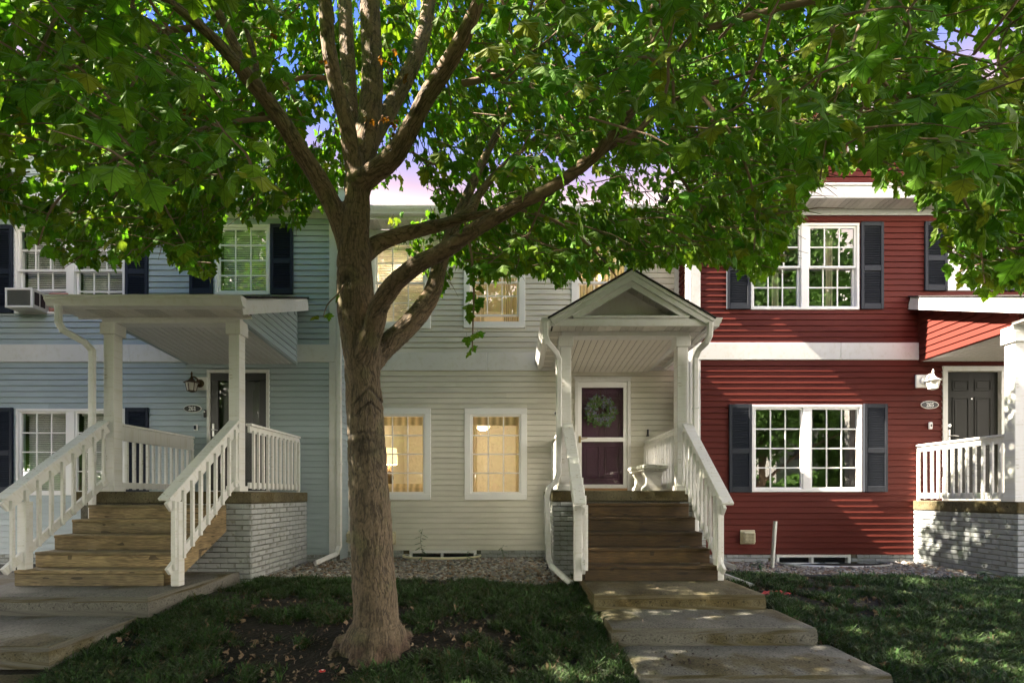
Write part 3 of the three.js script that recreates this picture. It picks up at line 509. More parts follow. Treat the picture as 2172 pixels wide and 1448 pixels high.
function stairs(label, x0, x1, dTop, tread, yTop, yLand, m, shift) { // five treads below the slab
  const mats = [m, m.clone(), m.clone()]; mats[1].color.multiplyScalar(1.16); mats[2].color.multiply(new THREE.Color(0.80, 0.84, 0.88));
  const n = 5, rise = (yTop - yLand) / 6, t = thing('wooden_stairs', label, 'stairs', [(x0 + x1) / 2, yLand, Z(dTop)]);
  for (let k = 1; k <= n; k++) {
    const y = yTop - k * rise, zb = Z(dTop - (k - 1) * tread), zf = Z(dTop - k * tread), tilt = (hash2(k, Math.round(shift * 10)) - 0.5) * 0.006;
    put(t, 'tread', cbox(x1 - x0, 0.038, tread + 0.015, 0.006, k * 0.77 + shift, k * 0.31), mats[(k * 2 + Math.round(shift)) % 3], (x0 + x1) / 2, y - 0.019 + tilt * 0.4, (zb + zf) / 2 + 0.006, 0, 0, tilt * 0.3);
    put(t, 'riser', cbox(x1 - x0, rise - 0.042, 0.03, 0.004, k * 1.13 + shift, k * 0.53 + 0.2), mats[k % 3], (x0 + x1) / 2, y - 0.040 - (rise - 0.042) / 2, zf - 0.012, 0, 0, -tilt * 0.3);
  }
  for (const x of [x0 + 0.02, x1 - 0.02]) { // sawtooth stringers just inside the ends
    const pts = [[0, yLand + 0.004]]; for (let k = n; k >= 1; k--) { const zf = n * tread - k * tread; pts.push([zf + 0.004, yTop - (k + 1) * rise + 0.004], [zf + 0.004, yTop - k * rise - 0.042]); }
    pts.push([n * tread - 0.004, yTop - rise - 0.042], [n * tread - 0.004, yTop - rise - 0.36], [0.16, yLand + 0.004]);
    const g = prism(pts.map(([a, b]) => [a, b - yLand]), 0.038); g.rotateY(Math.PI / 2); // x -> -z
    put(t, 'stringer', g, m, x + 0.019, yLand, Z(dTop - n * tread) - 0.002);
  }
  return t;
}
function shedPorch(o) {
  const { xr0, xr1, xs, posts, slab, dF, dR, yS, yCF, yCB, m, house, vis } = o, t = thing('entry_porch', o.label, 'porch', [(slab[0] + slab[1]) / 2, -0.12, Z(dF)]);
  porchBase(t, slab[0], slab[1], dF, DB, yS, M.concreteMoss, o.brick, 0.16, o.front);
  const zF = Z(dF), zR = Z(dR), yT = o.yTop, yW = o.yWall, zW = 0.015;
  for (const x of posts) post(t, x, dF + 0.05, yS, yCF - 0.045);
  span(t, 'beam', M.trim, posts[0] - 0.09, posts[1] + 0.09, yCF - 0.044, yCF + 0.03, zF - 0.225, zF - 0.045, 0.004);
  planks(t, 'ceiling_plank', M.ceilingCool, xs[0], xs[1], yCF + 0.004, yCB, zF - 0.228, zW);
  // roof slab with its rake boards, fascia, gutter and front soffit
  beam(t, 'roof', M.shingle, V((xr0 + xr1) / 2, yT + 0.02, zR + 0.03), V((xr0 + xr1) / 2, yW + 0.02, zW), xr1 - xr0 + 0.03, 0.022, 0.003);
  beam(t, 'roof_deck', M.trim, V((xr0 + xr1) / 2, yT - 0.005, zR), V((xr0 + xr1) / 2, yW - 0.005, zW), xr1 - xr0 - 0.05, 0.026, 0.003);
  for (const x of [xr0 + 0.011, xr1 - 0.011]) beam(t, 'rake_board', M.trim, V(x, yT - 0.105, zR - 0.002), V(x, yW - 0.105, zW), 0.022, 0.18, 0.004);
  span(t, 'fascia', M.trim, xr0 + 0.024, xr1 - 0.024, yCF + 0.035, yT - 0.03, zR - 0.024, zR - 0.002, 0.004);
  put(t, 'gutter', gutterGeo(xr1 - xr0 + 0.1), M.trim, (xr0 + xr1) / 2, yT + 0.01, zR + 0.001);
  soffitRun(t, xr0 + 0.03, xr1 - 0.03, yCF + 0.032, zF - 0.04, zR - 0.026);
  span(t, 'soffit_trim', M.trim, xr0 + 0.03, xr1 - 0.03, yCF + 0.004, yCF + 0.03, zF - 0.05, zF - 0.028, 0.003);
  // triangular side walls: clapboards following the level ceiling
  for (const [x, s] of [[xs[0], -1], [xs[1], 1]]) {
    const base = (z) => yCF + (yCB - yCF) * clamp((z - (zF - 0.225)) / (zW - (zF - 0.225))), under = (z) => yT - 0.2 + (yW - yT) * (z - zR) / (zW - zR);
    const g = prism([[0, base(zW)], [zF - 0.1, base(zF)], [zF - 0.1, under(zF - 0.1)], [0, under(zW)]].map(([a, b]) => [a, b]), 0.05); g.rotateY(-Math.PI / 2); put(t, 'side_wall', g, m, x + (s > 0 ? -0.052 : 0.002), 0, zW);
    for (let k = 0; k < 12; k++) { // courses, each cut back where the rake passes
      const y = yCB + 0.005 + k * 0.102; let lo = 0; const zEnd = (yy) => { const tt = (yy - (yT - 0.2)) / (yW - yT); return zR + (zW - zR) * tt; };
      const ze = Math.min(zF - 0.1, zEnd(y + 0.06)); if (ze < zW + 0.08) continue;
      const L = ze - zW, mid = (ze + zW) / 2, q = put(t, 'siding_board', lap(L, 0.1), m, x, y + (base(mid) - yCB) * (1 - k / 12), mid); q.rotation.y = s * Math.PI / 2; q.rotation.order = 'YXZ'; q.rotation.z = s * Math.atan2((yCF - yCB) * (1 - k / 12), zF - zW) * -1;
    }
    span(t, 'side_trim', m, x - 0.012, x + 0.012, yCB - 0.02, under(zW) , zW, zW + 0.03, 0.003);
  }
  return t;
}
// --- blue house porch
const bluePorch = shedPorch({ label: 'pale blue porch with white posts and flat shed roof', xr0: -5.96, xr1: -3.55, xs: [-5.63, -3.75], posts: [-5.53, -3.83], slab: [-5.95, -3.56], dF: 6.34, dR: 6.10, yS: 1.10, yCF: 3.425, yCB: 3.285, yTop: 3.585, yWall: 4.40, m: M.blue, brick: M.brickBlue, front: [[-4.5, -3.582]] });
stairs('weathered tan wooden stairs up to the blue porch', -5.55, -3.90, 6.34, 0.2255, 1.10, 0.045, M.wood, 0.3);
stairRail('white stair railing on the left side of the tan stairs', -5.545, [6.34, 2.04], [5.06, 1.0], [-5.51, 5.24, 0.22, 0.98]);
stairRail('white stair railing between the tan stairs and the lawn', -3.795, [6.34, 2.04], [5.08, 1.0], [-3.77, 5.20, 0.045, 0.98], 0.14, 0.036);
sideRail('porch_railing', 'white railing at the left of the blue porch', -5.53, 6.55, 8.04, 1.10, 0.93, 0.2);
sideRail('porch_railing', 'white outer railing at the right of the blue porch', -3.72, 6.55, 8.04, 1.10, 0.93);
// --- red house porch
const redPorch = shedPorch({ label: 'dark red porch with grey brick base at right edge', xr0: 6.70, xr1: 9.2, xs: [6.88, 8.9], posts: [6.86, 8.7], slab: [6.77, 9.2], dF: 6.36, dR: 6.10, yS: 0.96, yCF: 3.33, yCB: 3.33, yTop: 3.60, yWall: 4.42, m: M.red, brick: M.brickGrey, front: [[6.79, 8]] });
sideRail('porch_railing', 'white railing of the red porch above grey bricks', 6.86, 6.58, 8.04, 0.96, 0.93);

// --- white house porch: gabled roof on two posts
const whitePorch = thing('entry_porch', 'white gabled porch with two posts at the purple door', 'porch', [1.6, -0.12, Z(6.73)]);
{
  const t = whitePorch, yS = 1.117, dF = 6.73, zF = Z(dF), dG = 6.45, zG = Z(dG), zW = Z(DW) + 0.015, xl = 0.484, xr = 2.68, xc = 1.582, yE = 3.40, yA = 4.13, slope = 0.585;
  porchBase(t, 0.507, 2.745, dF, DW, yS, M.concreteMoss, M.brickBlue, 0.155, [[0.529, 1.0], [2.35, 2.72]]);
  for (const x of [0.715, 2.40]) post(t, x, dF + 0.06, yS, 3.335, 0.155);
  span(t, 'beam', M.trim, 0.655, 2.49, 3.336, 3.415, zF - 0.23, zF - 0.04, 0.004);
  for (const x of [0.655, 2.41]) span(t, 'side_beam', M.trim, x, x + 0.08, 3.335, 3.414, zW, zF - 0.232, 0.004);
  planks(t, 'ceiling_plank', M.ceilingWarm, 0.736, 2.409, 3.375, 3.295, zF - 0.231, zW);
  const half = (xr - xl) / 2 + 0.02;
  for (const s of [-1, 1]) { // roof slopes, rake boards, rake soffits
    const foot = V(xc + s * half, yA - half * slope, 0), ridge = V(xc, yA, 0), dir = foot.clone().sub(ridge).normalize(), n = V(s * slope, 1, 0).normalize(), len = foot.distanceTo(ridge), ang = Math.atan2(dir.y * s, dir.x * s);
    const slab = (name, m, z0, z1, h, lift, l2 = len, shift = 0) => { const c = ridge.clone().addScaledVector(dir, l2 / 2 + shift).addScaledVector(n, lift), o = put(t, name, cbox(l2, h, z1 - z0, 0.003), m, c.x, c.y, (z0 + z1) / 2); o.rotation.z = ang; };
    slab('roof', M.shingle, zW, zG + 0.025, 0.022, 0.010, len + 0.03); slab('rake_board', M.trim, zG - 0.024, zG, 0.115, -0.062, len); slab('rake_molding', M.trim, zG - 0.02, zG + 0.012, 0.045, -0.026, len + 0.01); slab('rake_frieze', M.trim, zG - 0.05, zG - 0.026, 0.09, -0.15, len - 0.28);
    const nP = 11, l2 = len - 0.15; for (let i = 0; i < nP; i++) slab('rake_soffit', M.soffit, zG - 0.34, zG - 0.052, 0.012, -0.115, l2 / nP - 0.004, 0.02 + i * l2 / nP);
    // side eave: fascia, soffit, gutter
    const xe = xc + s * half, xi = s < 0 ? 0.655 : 2.49, ye = yA - half * slope;
    span(t, 'eave_fascia', M.trim, Math.min(xe, xe - s * 0.022), Math.max(xe, xe - s * 0.022), 3.385, ye - 0.01, zW, zG - 0.026, 0.003);
    const np = 18; for (let i = 0; i < np; i++) { const z0 = zW + (zF - 0.05 - zW) * i / np, z1 = zW + (zF - 0.05 - zW) * (i + 1) / np; span(t, 'soffit_panel', i % 3 ? M.soffitVent : M.soffit, Math.min(xi, xe - s * 0.024), Math.max(xi, xe - s * 0.024), 3.40, 3.411, z0 + 0.002, z1 - 0.002, 0.002); }
    gutterSide(t, zG - zW - 0.0, xe + s * 0.001, ye + 0.005, (zG + zW) / 2, s * Math.PI / 2);
  }
  // horizontal return across the foot of the gable with a strip of shingles on top
  span(t, 'fascia', M.trim, xl + 0.004, xr - 0.004, 3.375, 3.475, zG - 0.048, zG - 0.0265, 0.004); span(t, 'fascia_drip', M.trim, xl + 0.3, xr - 0.3, 3.478, 3.515, zG - 0.05, zG - 0.012, 0.006);
  for (let r = 0; r < 3; r++) for (let i = 0; i < 7; i++) { const w = 1.62 / 7, z = zG - 0.075 - r * 0.09; put(t, 'shingle', cbox(w - 0.004, 0.007, 0.12, 0.002, i * 0.3, r * 0.2), M.shingle, xc - 0.81 + (i + 0.5) * w + (r % 2 ? 0.05 : 0), 3.512 + r * 0.02, z, 0.22, 0, 0); }
  const tp = prism([[xl + 0.1, 3.40], [xr - 0.1, 3.40], [xc, 4.04]].map(([a, b]) => [a, b]), 0.03); put(t, 'gable_panel', tp, M.trim, 0, 0, zG - 0.335);
  soffitRun(t, xl + 0.03, xr - 0.03, 3.40, zF - 0.038, zG - 0.05);
  span(t, 'soffit_trim', M.trim, 0.62, 2.52, 3.4155, 3.43, zF - 0.26, zF - 0.05, 0.003);
}
stairs('dark brown wooden stairs up to the purple door', 0.81, 2.378, 6.73, 0.235, 1.117, 0.04, M.woodDark, 1.7);
stairRail('white stair railing left of the dark brown stairs', 0.735, [6.73, 2.06], [5.43, 0.945], [0.73, 5.55, 0.04, 0.925], 0.14, 0.045);
stairRail('white stair railing right of the dark brown stairs', 2.44, [6.73, 2.06], [5.43, 0.945], [2.415, 5.58, 0.04, 0.925], 0.14, -0.045);
sideRail('porch_railing', 'white porch railing behind the small stone bench', 2.37, 6.95, 8.62, 1.117, 0.90, 0.14);
sideRail('porch_railing', 'white porch railing mostly behind the white downspout', 0.69, 6.95, 8.62, 1.117, 0.90, 0.14);

// ---------------------------------------------------------------- walks and landings
function walkSlab(parent, x0, x1, y, thick, d0, d1, m, c = 0.022, seed = 1) { // cast slab, edges slightly uneven
  const w = x1 - x0, L = d0 - d1, nx = Math.ceil(w / 0.09), nz = Math.ceil(L / 0.09), g = new THREE.BoxGeometry(w, thick, L, nx, 3, nz), p = g.attributes.position, u = g.attributes.uv;
  for (let k = 0; k < p.count; k++) { let a = p.getX(k), b = p.getY(k), e = p.getZ(k); const top = b > thick / 2 - 0.001, ex = Math.abs(Math.abs(a) - w / 2) < 1e-4, ez = Math.abs(Math.abs(e) - L / 2) < 1e-4;
    if (top && (ex || ez)) b -= c * 0.55; if (top && ex) a -= Math.sign(a) * c * 0.3; if (top && ez) e -= Math.sign(e) * c * 0.3;
    const q = 0.006 * noise(a * 5 + seed, b * 9, e * 5); p.setXYZ(k, a + (ex ? q + 0.004 * noise(a, b * 30, e * 16 + seed) : 0), b + (top ? 0.003 * noise(a * 3 + seed, 1, e * 3) : 0), e + (ez ? q + 0.004 * noise(a * 16 + seed, b * 30, e) : 0));
    u.setXY(k, top || b < -thick / 2 + 0.001 ? a + seed : a + e + seed, top ? e + seed * 0.37 : b * 1 + 0.3 * seed); }
  g.computeVertexNormals(); put(parent, 'slab', g, m, (x0 + x1) / 2, y - thick / 2, Z((d0 + d1) / 2));
}
const pathMain = thing('path', '', '', [1.7, -0.12, Z(5)]); pathMain.userData = { kind: 'structure' };
walkSlab(pathMain, 0.80, 2.575, 0.04, 0.20, 6.6, 4.856, M.concreteMoss, 0.03, 1); walkSlab(pathMain, 0.86, 2.70, -0.125, 0.22, 4.95, 4.227, M.concrete, 0.03, 3); walkSlab(pathMain, 0.94, 2.86, -0.297, 0.22, 4.32, 3.577, M.concrete, 0.03, 5); walkSlab(pathMain, 1.0, 3.0, -0.467, 0.22, 3.66, 1.4, M.concrete, 0.03, 7);
const pathLeft = thing('path', '', '', [-5, -0.12, Z(5)]); pathLeft.userData = { kind: 'structure' };
walkSlab(pathLeft, -6.6, -3.69, 0.045, 0.22, 6.28, 4.72, M.concrete, 0.025, 11); walkSlab(pathLeft, -6.6, -3.78, -0.158, 0.20, 4.8, 3.81, M.concrete, 0.025, 13); walkSlab(pathLeft, -6.6, -3.84, -0.40, 0.22, 3.9, 1.4, M.concrete, 0.025, 17);
walkSlab(pathLeft, -3.86, -3.70, -0.30, 0.25, 4.6, 3.9, M.concrete, 0.06, 19);
console.log('porches done');
// ---------------------------------------------------------------- doors
function casing(h, door, r, z, w, m = M.trim, proud = 0.035) { const S = (...a) => span(door, 'casing', m, ...a); S(r.x0, r.x1, r.y1 - w, r.y1, z - 0.1, z + proud); S(r.x0, r.x0 + w, r.y0, r.y1 - w, z - 0.1, z + proud - 0.001); S(r.x1 - w, r.x1, r.y0, r.y1 - w, z - 0.1, z + proud - 0.001); }
function panelDoor(door, m, x0, x1, y0, y1, z) { // six-panel slab
  span(door, 'leaf', m, x0, x1, y0, y1, z - 0.045, z, 0.003); const w = x1 - x0, H = y1 - y0;
  for (const [a, b] of [[0.85, 0.94], [0.46, 0.80], [0.09, 0.40]]) for (const c of [0.13, 0.55]) { const p = sub(door, 'panel', [x0 + w * (c + 0.16), y0 + H * a, z]), u0 = x0 + w * c, u1 = u0 + w * 0.32, v0 = y0 + H * a, v1 = y0 + H * b, f = 0.022;
    const S = (...q) => span(p, 'molding', m, ...q); S(u0, u1, v0, v0 + f, z - 0.002, z + 0.009); S(u0, u1, v1 - f, v1, z - 0.002, z + 0.009); S(u0, u0 + f, v0 + f, v1 - f, z - 0.002, z + 0.0085); S(u1 - f, u1, v0 + f, v1 - f, z - 0.002, z + 0.0085);
    span(p, 'field', m, u0 + f + 0.02, u1 - f - 0.02, v0 + f + 0.02, v1 - f - 0.02, z - 0.002, z + 0.006, 0.005); }
}
function lever(door, x, y, z, m, dir = 1) { put(door, 'handle', merged([cbox(0.035, 0.22, 0.012, 0.004).clone(), tubePath([V(0, 0.0, 0.005), V(0, 0, 0.05), V(0.03 * dir, 0, 0.058), V(0.11 * dir, -0.01, 0.055)], [0.009, 0.009, 0.009, 0.007], 8, 2).toNonIndexed()]), m, x, y, z); }
{ // blue house: black full-glass storm door
  const r = DOOR.blue, d = sub(blue, 'door', [(r.x0 + r.x1) / 2, r.y0, 0]); d.userData.label = 'black glazed storm door with pale handle';
  casing(blue, d, r, 0, 0.05); const x0 = r.x0 + 0.052, x1 = r.x1 - 0.052, y1 = r.y1 - 0.052, y0 = r.y0 + 0.03, f = 0.13; span(d, 'threshold', M.metal, x0, x1, r.y0, r.y0 + 0.028, -0.1, 0.03);
  const S = (...a) => span(d, 'stile', M.blackDoor, ...a); S(x0, x1, y1 - f, y1, -0.04, 0.005); S(x0, x1, y0, y0 + 0.2, -0.04, 0.005); S(x0, x0 + f, y0 + 0.2, y1 - f, -0.04, 0.0045); S(x1 - f, x1, y0 + 0.2, y1 - f, -0.04, 0.0045);
  put(d, 'pane', new THREE.PlaneGeometry(x1 - x0 - 2 * f, y1 - y0 - f - 0.2), M.stormGlass, (x0 + x1) / 2, (y0 + 0.2 + y1 - f) / 2, -0.02); span(d, 'leaf', M.blackDoor, x0, x1, y0, y1, -0.115, -0.075);
  lever(d, x0 + 0.05, Y(912, DB), 0.012, M.metal, 1);
}
{ // white house: purple panel door behind a white storm door
  const r = DOOR.white, z = Z(DW), d = sub(white, 'door', [(r.x0 + r.x1) / 2, r.y0, z]); d.userData.label = 'purple panel door behind white framed storm door';
  casing(white, d, r, z, 0.06); span(d, 'casing_lip', M.trim, r.x0 - 0.02, r.x1 + 0.02, r.y1 + 0.001, r.y1 + 0.03, z, z + 0.03);
  const x0 = r.x0 + 0.062, x1 = r.x1 - 0.062, y1 = r.y1 - 0.062, y0 = r.y0 + 0.06; span(d, 'threshold', mat({ color: [0.42, 0.24, 0.11], rough: 0.5 }), x0, x1, r.y0, r.y0 + 0.058, z - 0.1, z + 0.05);
  panelDoor(d, M.purple, x0, x1, y0, y1, z - 0.075);
  const f = 0.065, ym = Y(932, DW), S = (...a) => span(d, 'storm_frame', M.vinyl, ...a); S(x0, x1, y1 - 0.10, y1, z - 0.02, z + 0.012); S(x0, x1, y0, y0 + 0.07, z - 0.02, z + 0.012); S(x0, x0 + f, y0 + 0.07, y1 - 0.10, z - 0.02, z + 0.011); S(x1 - f, x1, y0 + 0.07, y1 - 0.10, z - 0.02, z + 0.011); S(x0 + f, x1 - f, ym - 0.04, ym + 0.04, z - 0.019, z + 0.010);
  for (const [a, b] of [[y0 + 0.07, ym - 0.04], [ym + 0.04, y1 - 0.10]]) put(d, 'pane', new THREE.PlaneGeometry(x1 - x0 - 2 * f, b - a), M.stormGlass, (x0 + x1) / 2, (a + b) / 2, z - 0.004);
  span(d, 'latch', M.brass, x0 + 0.012, x0 + 0.05, ym - 0.06, ym + 0.06, z + 0.0115, z + 0.04); put(d, 'handle', tubePath([V(0, 0, 0), V(0.03, 0, 0.02), V(0.12, 0.01, 0.02)], [0.008, 0.01, 0.007], 8, 3), M.brass, x0 + 0.04, ym + 0.01, z + 0.04);
}
{ // red house: dark six-panel door
  const r = DOOR.red, d = sub(red, 'door', [(r.x0 + r.x1) / 2, r.y0, 0]); d.userData.label = 'dark grey green six-panel door';
  casing(red, d, r, 0, 0.085, M.trim, 0.03); span(d, 'threshold', M.metal, r.x0 + 0.087, r.x1 - 0.087, r.y0, r.y0 + 0.03, -0.1, 0.02); panelDoor(d, M.greenDoor, r.x0 + 0.087, r.x1 - 0.087, r.y0 + 0.032, r.y1 - 0.087, -0.03);
  lever(d, r.x0 + 0.15, Y(924, DB), -0.022, M.metal, 1); put(d, 'peephole', new THREE.CylinderGeometry(0.012, 0.012, 0.01, 12).rotateX(Math.PI / 2), M.metal, (r.x0 + r.x1) / 2, Y(845, DB), -0.028);
  put(d, 'deadbolt', new THREE.CylinderGeometry(0.028, 0.03, 0.02, 16).rotateX(Math.PI / 2), M.metal, r.x0 + 0.15, Y(902, DB), -0.02);
}
// ---------------------------------------------------------------- lit rooms of the white house
function glow(r, g, b, k) { const m = new THREE.MeshStandardMaterial({ roughness: 0.8 }); m.color.setRGB(0.8, 0.75, 0.6); m.emissive.setRGB(r, g, b); m.emissiveIntensity = k; return m; }
const lampLight = (x, y, z, k, parent) => { const l = new THREE.PointLight(0xffe6be, k, 0, 2); l.position.set(x, y, z); l.castShadow = true; l.shadow.radius = 5; l.name = 'lamp_light'; scene.add(l); };
{
  const tl = thing('table_lamp', 'lit table lamp with amber drum shade inside left window', 'lamp', [X(826, 9.8), 0.61, Z(9.8)]), x = X(826, 9.8), z = Z(9.8), ys = Y(968, 9.8);
  put(tl, 'lamp_shade', new THREE.LatheGeometry([[0.15, -0.17], [0.17, -0.17], [0.145, 0.17], [0.13, 0.17]].map(([a, b]) => new THREE.Vector2(a, b)), 28), glow(1, 0.66, 0.28, 0.085), x, ys, z);
  put(tl, 'lamp_stem', new THREE.LatheGeometry([[0, 0], [0.11, 0], [0.11, 0.02], [0.03, 0.05], [0.06, 0.2], [0.09, 0.34], [0.05, 0.5], [0.015, 0.62], [0.015, 0.78]].map(([a, b]) => new THREE.Vector2(a, b)), 20), M.bronze, x, ys - 0.78, z);
  put(tl, 'lamp_bulb', new THREE.SphereGeometry(0.035, 12, 10), glow(1, 0.8, 0.5, 0.5), x, ys + 0.02, z); lampLight(x, ys + 0.02, z, 0.26);
  const st = thing('side_table', 'small wooden table under the lit amber lamp', 'table', [x, 0.61, z]); put(st, 'table_top', cbox(0.6, 0.03, 0.5, 0.006), M.woodDark, x, ys - 0.797, z); for (const a of [-0.26, 0.26]) for (const b of [-0.2, 0.2]) put(st, 'leg', cbox(0.04, ys - 0.81 - 0.61, 0.04, 0.004), M.woodDark, x + a, 0.61 + (ys - 0.81 - 0.61) / 2, z + b);
  const fx = X(1024, 10.6), fz = Z(10.6), fy = Y(906, 10.6), cf = thing('ceiling_fan', 'ceiling fan with a lit bowl inside right ground floor window', 'fan', [fx, 3.25, fz]);
  put(cf, 'lamp_bowl', new THREE.SphereGeometry(0.17, 24, 10, 0, Math.PI * 2, Math.PI / 2, Math.PI / 2).scale(1, 0.6, 1), glow(1, 0.74, 0.42, 0.12), fx, fy + 0.03, fz); put(cf, 'motor', new THREE.LatheGeometry([[0, -0.02], [0.14, -0.02], [0.15, 0.05], [0.12, 0.12], [0.03, 0.16], [0.02, 0.5], [0.06, 0.66]].map(([a, b]) => new THREE.Vector2(a, b)), 20), M.bronze, fx, fy + 0.05, fz);
  for (let k = 0; k < 5; k++) { const a = k * Math.PI * 0.4 + 0.5, o = put(cf, 'blade', cbox(0.5, 0.008, 0.12, 0.003), M.woodDark, fx + Math.cos(a) * 0.4, fy + 0.12, fz - Math.sin(a) * 0.4); o.rotation.set(0.18, a, 0, 'YXZ'); }
  lampLight(fx, fy - 0.12, fz, 0.38);
  for (const [wx, nm] of [[X(848, 9.6), 'left'], [X(1285, 9.6), 'right']]) { const cl = thing('ceiling_lamp', 'lit bowl lamp on the ceiling behind the upper ' + nm + ' white window', 'lamp', [wx, 5.86, Z(10.2)]);
    put(cl, 'lamp_bowl', new THREE.SphereGeometry(0.2, 24, 10, 0, Math.PI * 2, Math.PI / 2, Math.PI / 2).scale(1, 0.5, 1), glow(1, 0.74, 0.42, 0.12), wx, 5.83, Z(10.2)); put(cl, 'base', new THREE.CylinderGeometry(0.21, 0.21, 0.03, 24), M.brass, wx, 5.845, Z(10.2)); lampLight(wx, 5.60, Z(10.2), 0.3); }
  for (const [wx0, wx1] of [[X(798, DW), X(898, DW)], [X(1002, DW), X(1101, DW)]]) { const wi = white.children.find((q) => q.name === 'window' && Math.abs(q.wo.x - (wx0 + wx1) / 2) < 0.1), z = Z(DW) - 0.16, yt = Y(880, DW), yb = Y(1050, DW);
    put(wi, 'roller_shade', cbox(wx1 - wx0 + 0.06, 0.16, 0.02, 0.006), M.curtain, (wx0 + wx1) / 2, yt - 0.09, z); for (const s of [0, 1]) { const g = new THREE.PlaneGeometry(0.13, yt - yb + 0.2, 12, 1), p = g.attributes.position; for (let k = 0; k < p.count; k++) p.setZ(k, 0.025 * Math.sin(p.getX(k) * 90)); g.computeVertexNormals(); put(wi, 'curtain', g, M.curtain, s ? wx1 + 0.0 : wx0 - 0.0, (yt + yb) / 2, z - 0.06); } }
  const pf = thing('picture_frame', 'framed picture on the rear wall of the lit room', 'picture', [-1.75, 2.1, Z(12.36)]); span(pf, 'frame', M.bronze, -2.15, -1.35, 1.75, 2.45, Z(12.36), Z(12.33)); span(pf, 'print', M.soffit, -2.08, -1.42, 1.82, 2.38, Z(12.335), Z(12.325));
  // sofa back below the left window and a picture on the rear wall give the room something to see
  const so = thing('sofa', 'pale sofa seen through the left lit window', 'sofa', [X(880, 9.3), 0.61, Z(9.3)]); put(so, 'backrest', cbox(1.5, 0.5, 0.22, 0.08), M.curtain, X(868, 9.3), 1.02, Z(9.15)); put(so, 'seat', cbox(1.5, 0.35, 0.6, 0.06), M.curtain, X(868, 9.3), 0.785, Z(9.6));
}
// ---------------------------------------------------------------- wall lanterns, number plates, small fittings
function lantern(label, px_, py_, m, plateM) {
  const x = X(px_, DB - 0.17), y = Y(py_, DB - 0.17), z = 0.17, t = thing('wall_lantern', label, 'lantern', [x, y - 0.16, 0.02]), hex = (pts) => new THREE.LatheGeometry(pts.map(([a, b]) => new THREE.Vector2(a, b)), 6);
  put(t, 'mounting_block', cbox(0.2, 0.22, 0.035, 0.01), plateM, x + (px_ < 1000 ? 0.08 : -0.08), y + 0.06, 0.032); put(t, 'back_plate', new THREE.CylinderGeometry(0.06, 0.07, 0.03, 18).rotateX(Math.PI / 2), m, x + (px_ < 1000 ? 0.06 : -0.06), y + 0.06, 0.065);
  put(t, 'arm', tubePath([V(px_ < 1000 ? 0.06 : -0.06, 0.06, -0.1), V(px_ < 1000 ? 0.05 : -0.05, 0.12, -0.06), V(0.02 * (px_ < 1000 ? 1 : -1), 0.15, -0.02), V(0, 0.12, 0)], [0.014, 0.016, 0.013, 0.012], 8, 5), m, x, y, z);
  put(t, 'hood', hex([[0.012, 0.17], [0.02, 0.13], [0.05, 0.085], [0.115, 0.045], [0.118, 0.035], [0.085, 0.04], [0.02, 0.06]]), m, x, y, z); put(t, 'finial', new THREE.LatheGeometry([[0, 0.24], [0.008, 0.22], [0.018, 0.19], [0.01, 0.17]].map(([a, b]) => new THREE.Vector2(a, b)), 10), m, x, y, z);
  put(t, 'glass', hex([[0.088, 0.04], [0.062, -0.095]]), M.frosted, x, y, z); put(t, 'bottom', hex([[0.0, -0.12], [0.03, -0.115], [0.068, -0.098], [0.066, -0.09], [0, -0.09]]), m, x, y, z);
  for (let k = 0; k < 6; k++) { const a = k * Math.PI / 3, s = Math.sin(a), c = Math.cos(a); put(t, 'glazing_bar', tubePath([V(s * 0.09, 0.04, c * 0.09), V(s * 0.064, -0.095, c * 0.064)], [0.006, 0.006], 5, 1), m, x, y, z); }
}
lantern('bronze wall lantern beside the black glazed door', 406, 817, M.bronze, M.plate); lantern('white wall lantern beside the dark six-panel door', 1980, 812, M.plate, M.plate);
const font = await new FontLoader().loadAsync('fonts/droid/droid_serif_bold.typeface.json');
const ellipse = (a, b, depth, bevel) => { const s = new THREE.Shape(); s.absellipse(0, 0, a, b, 0, Math.PI * 2); return new THREE.ExtrudeGeometry(s, { depth, bevelEnabled: true, bevelSize: bevel, bevelThickness: bevel, bevelSegments: 2, curveSegments: 40 }); };
function plaque(label, pxc, pyc, d, text) {
  const x = X(pxc, d), y = Y(pyc, d), z = Z(d) + 0.013, t = thing('number_plaque', label, 'house number', [x, y, z]);
  put(t, 'rim', ellipse(0.148, 0.064, 0.008, 0.004), M.plate, x, y, z + 0.004); put(t, 'plate', ellipse(0.138, 0.055, 0.01, 0.002), M.black, x, y, z + 0.007);
  if (text) { const g = new TextGeometry(text, { font, size: 0.064, depth: 0.003, curveSegments: 5 }); g.computeBoundingBox(); const b = g.boundingBox; g.translate(-(b.min.x + b.max.x) / 2, -(b.min.y + b.max.y) / 2, 0); put(t, 'numerals', g, M.plate, x, y, z + 0.0185).scale.set(0.86, 1.12, 1); }
}
plaque('black oval house number 261 on pale blue siding', 410, 867, DB, '261'); plaque('black oval house number 265 on red siding', 1970, 859, DB, '265'); plaque('black oval plate behind the white porch downspout', 1192, 877, DW, '');
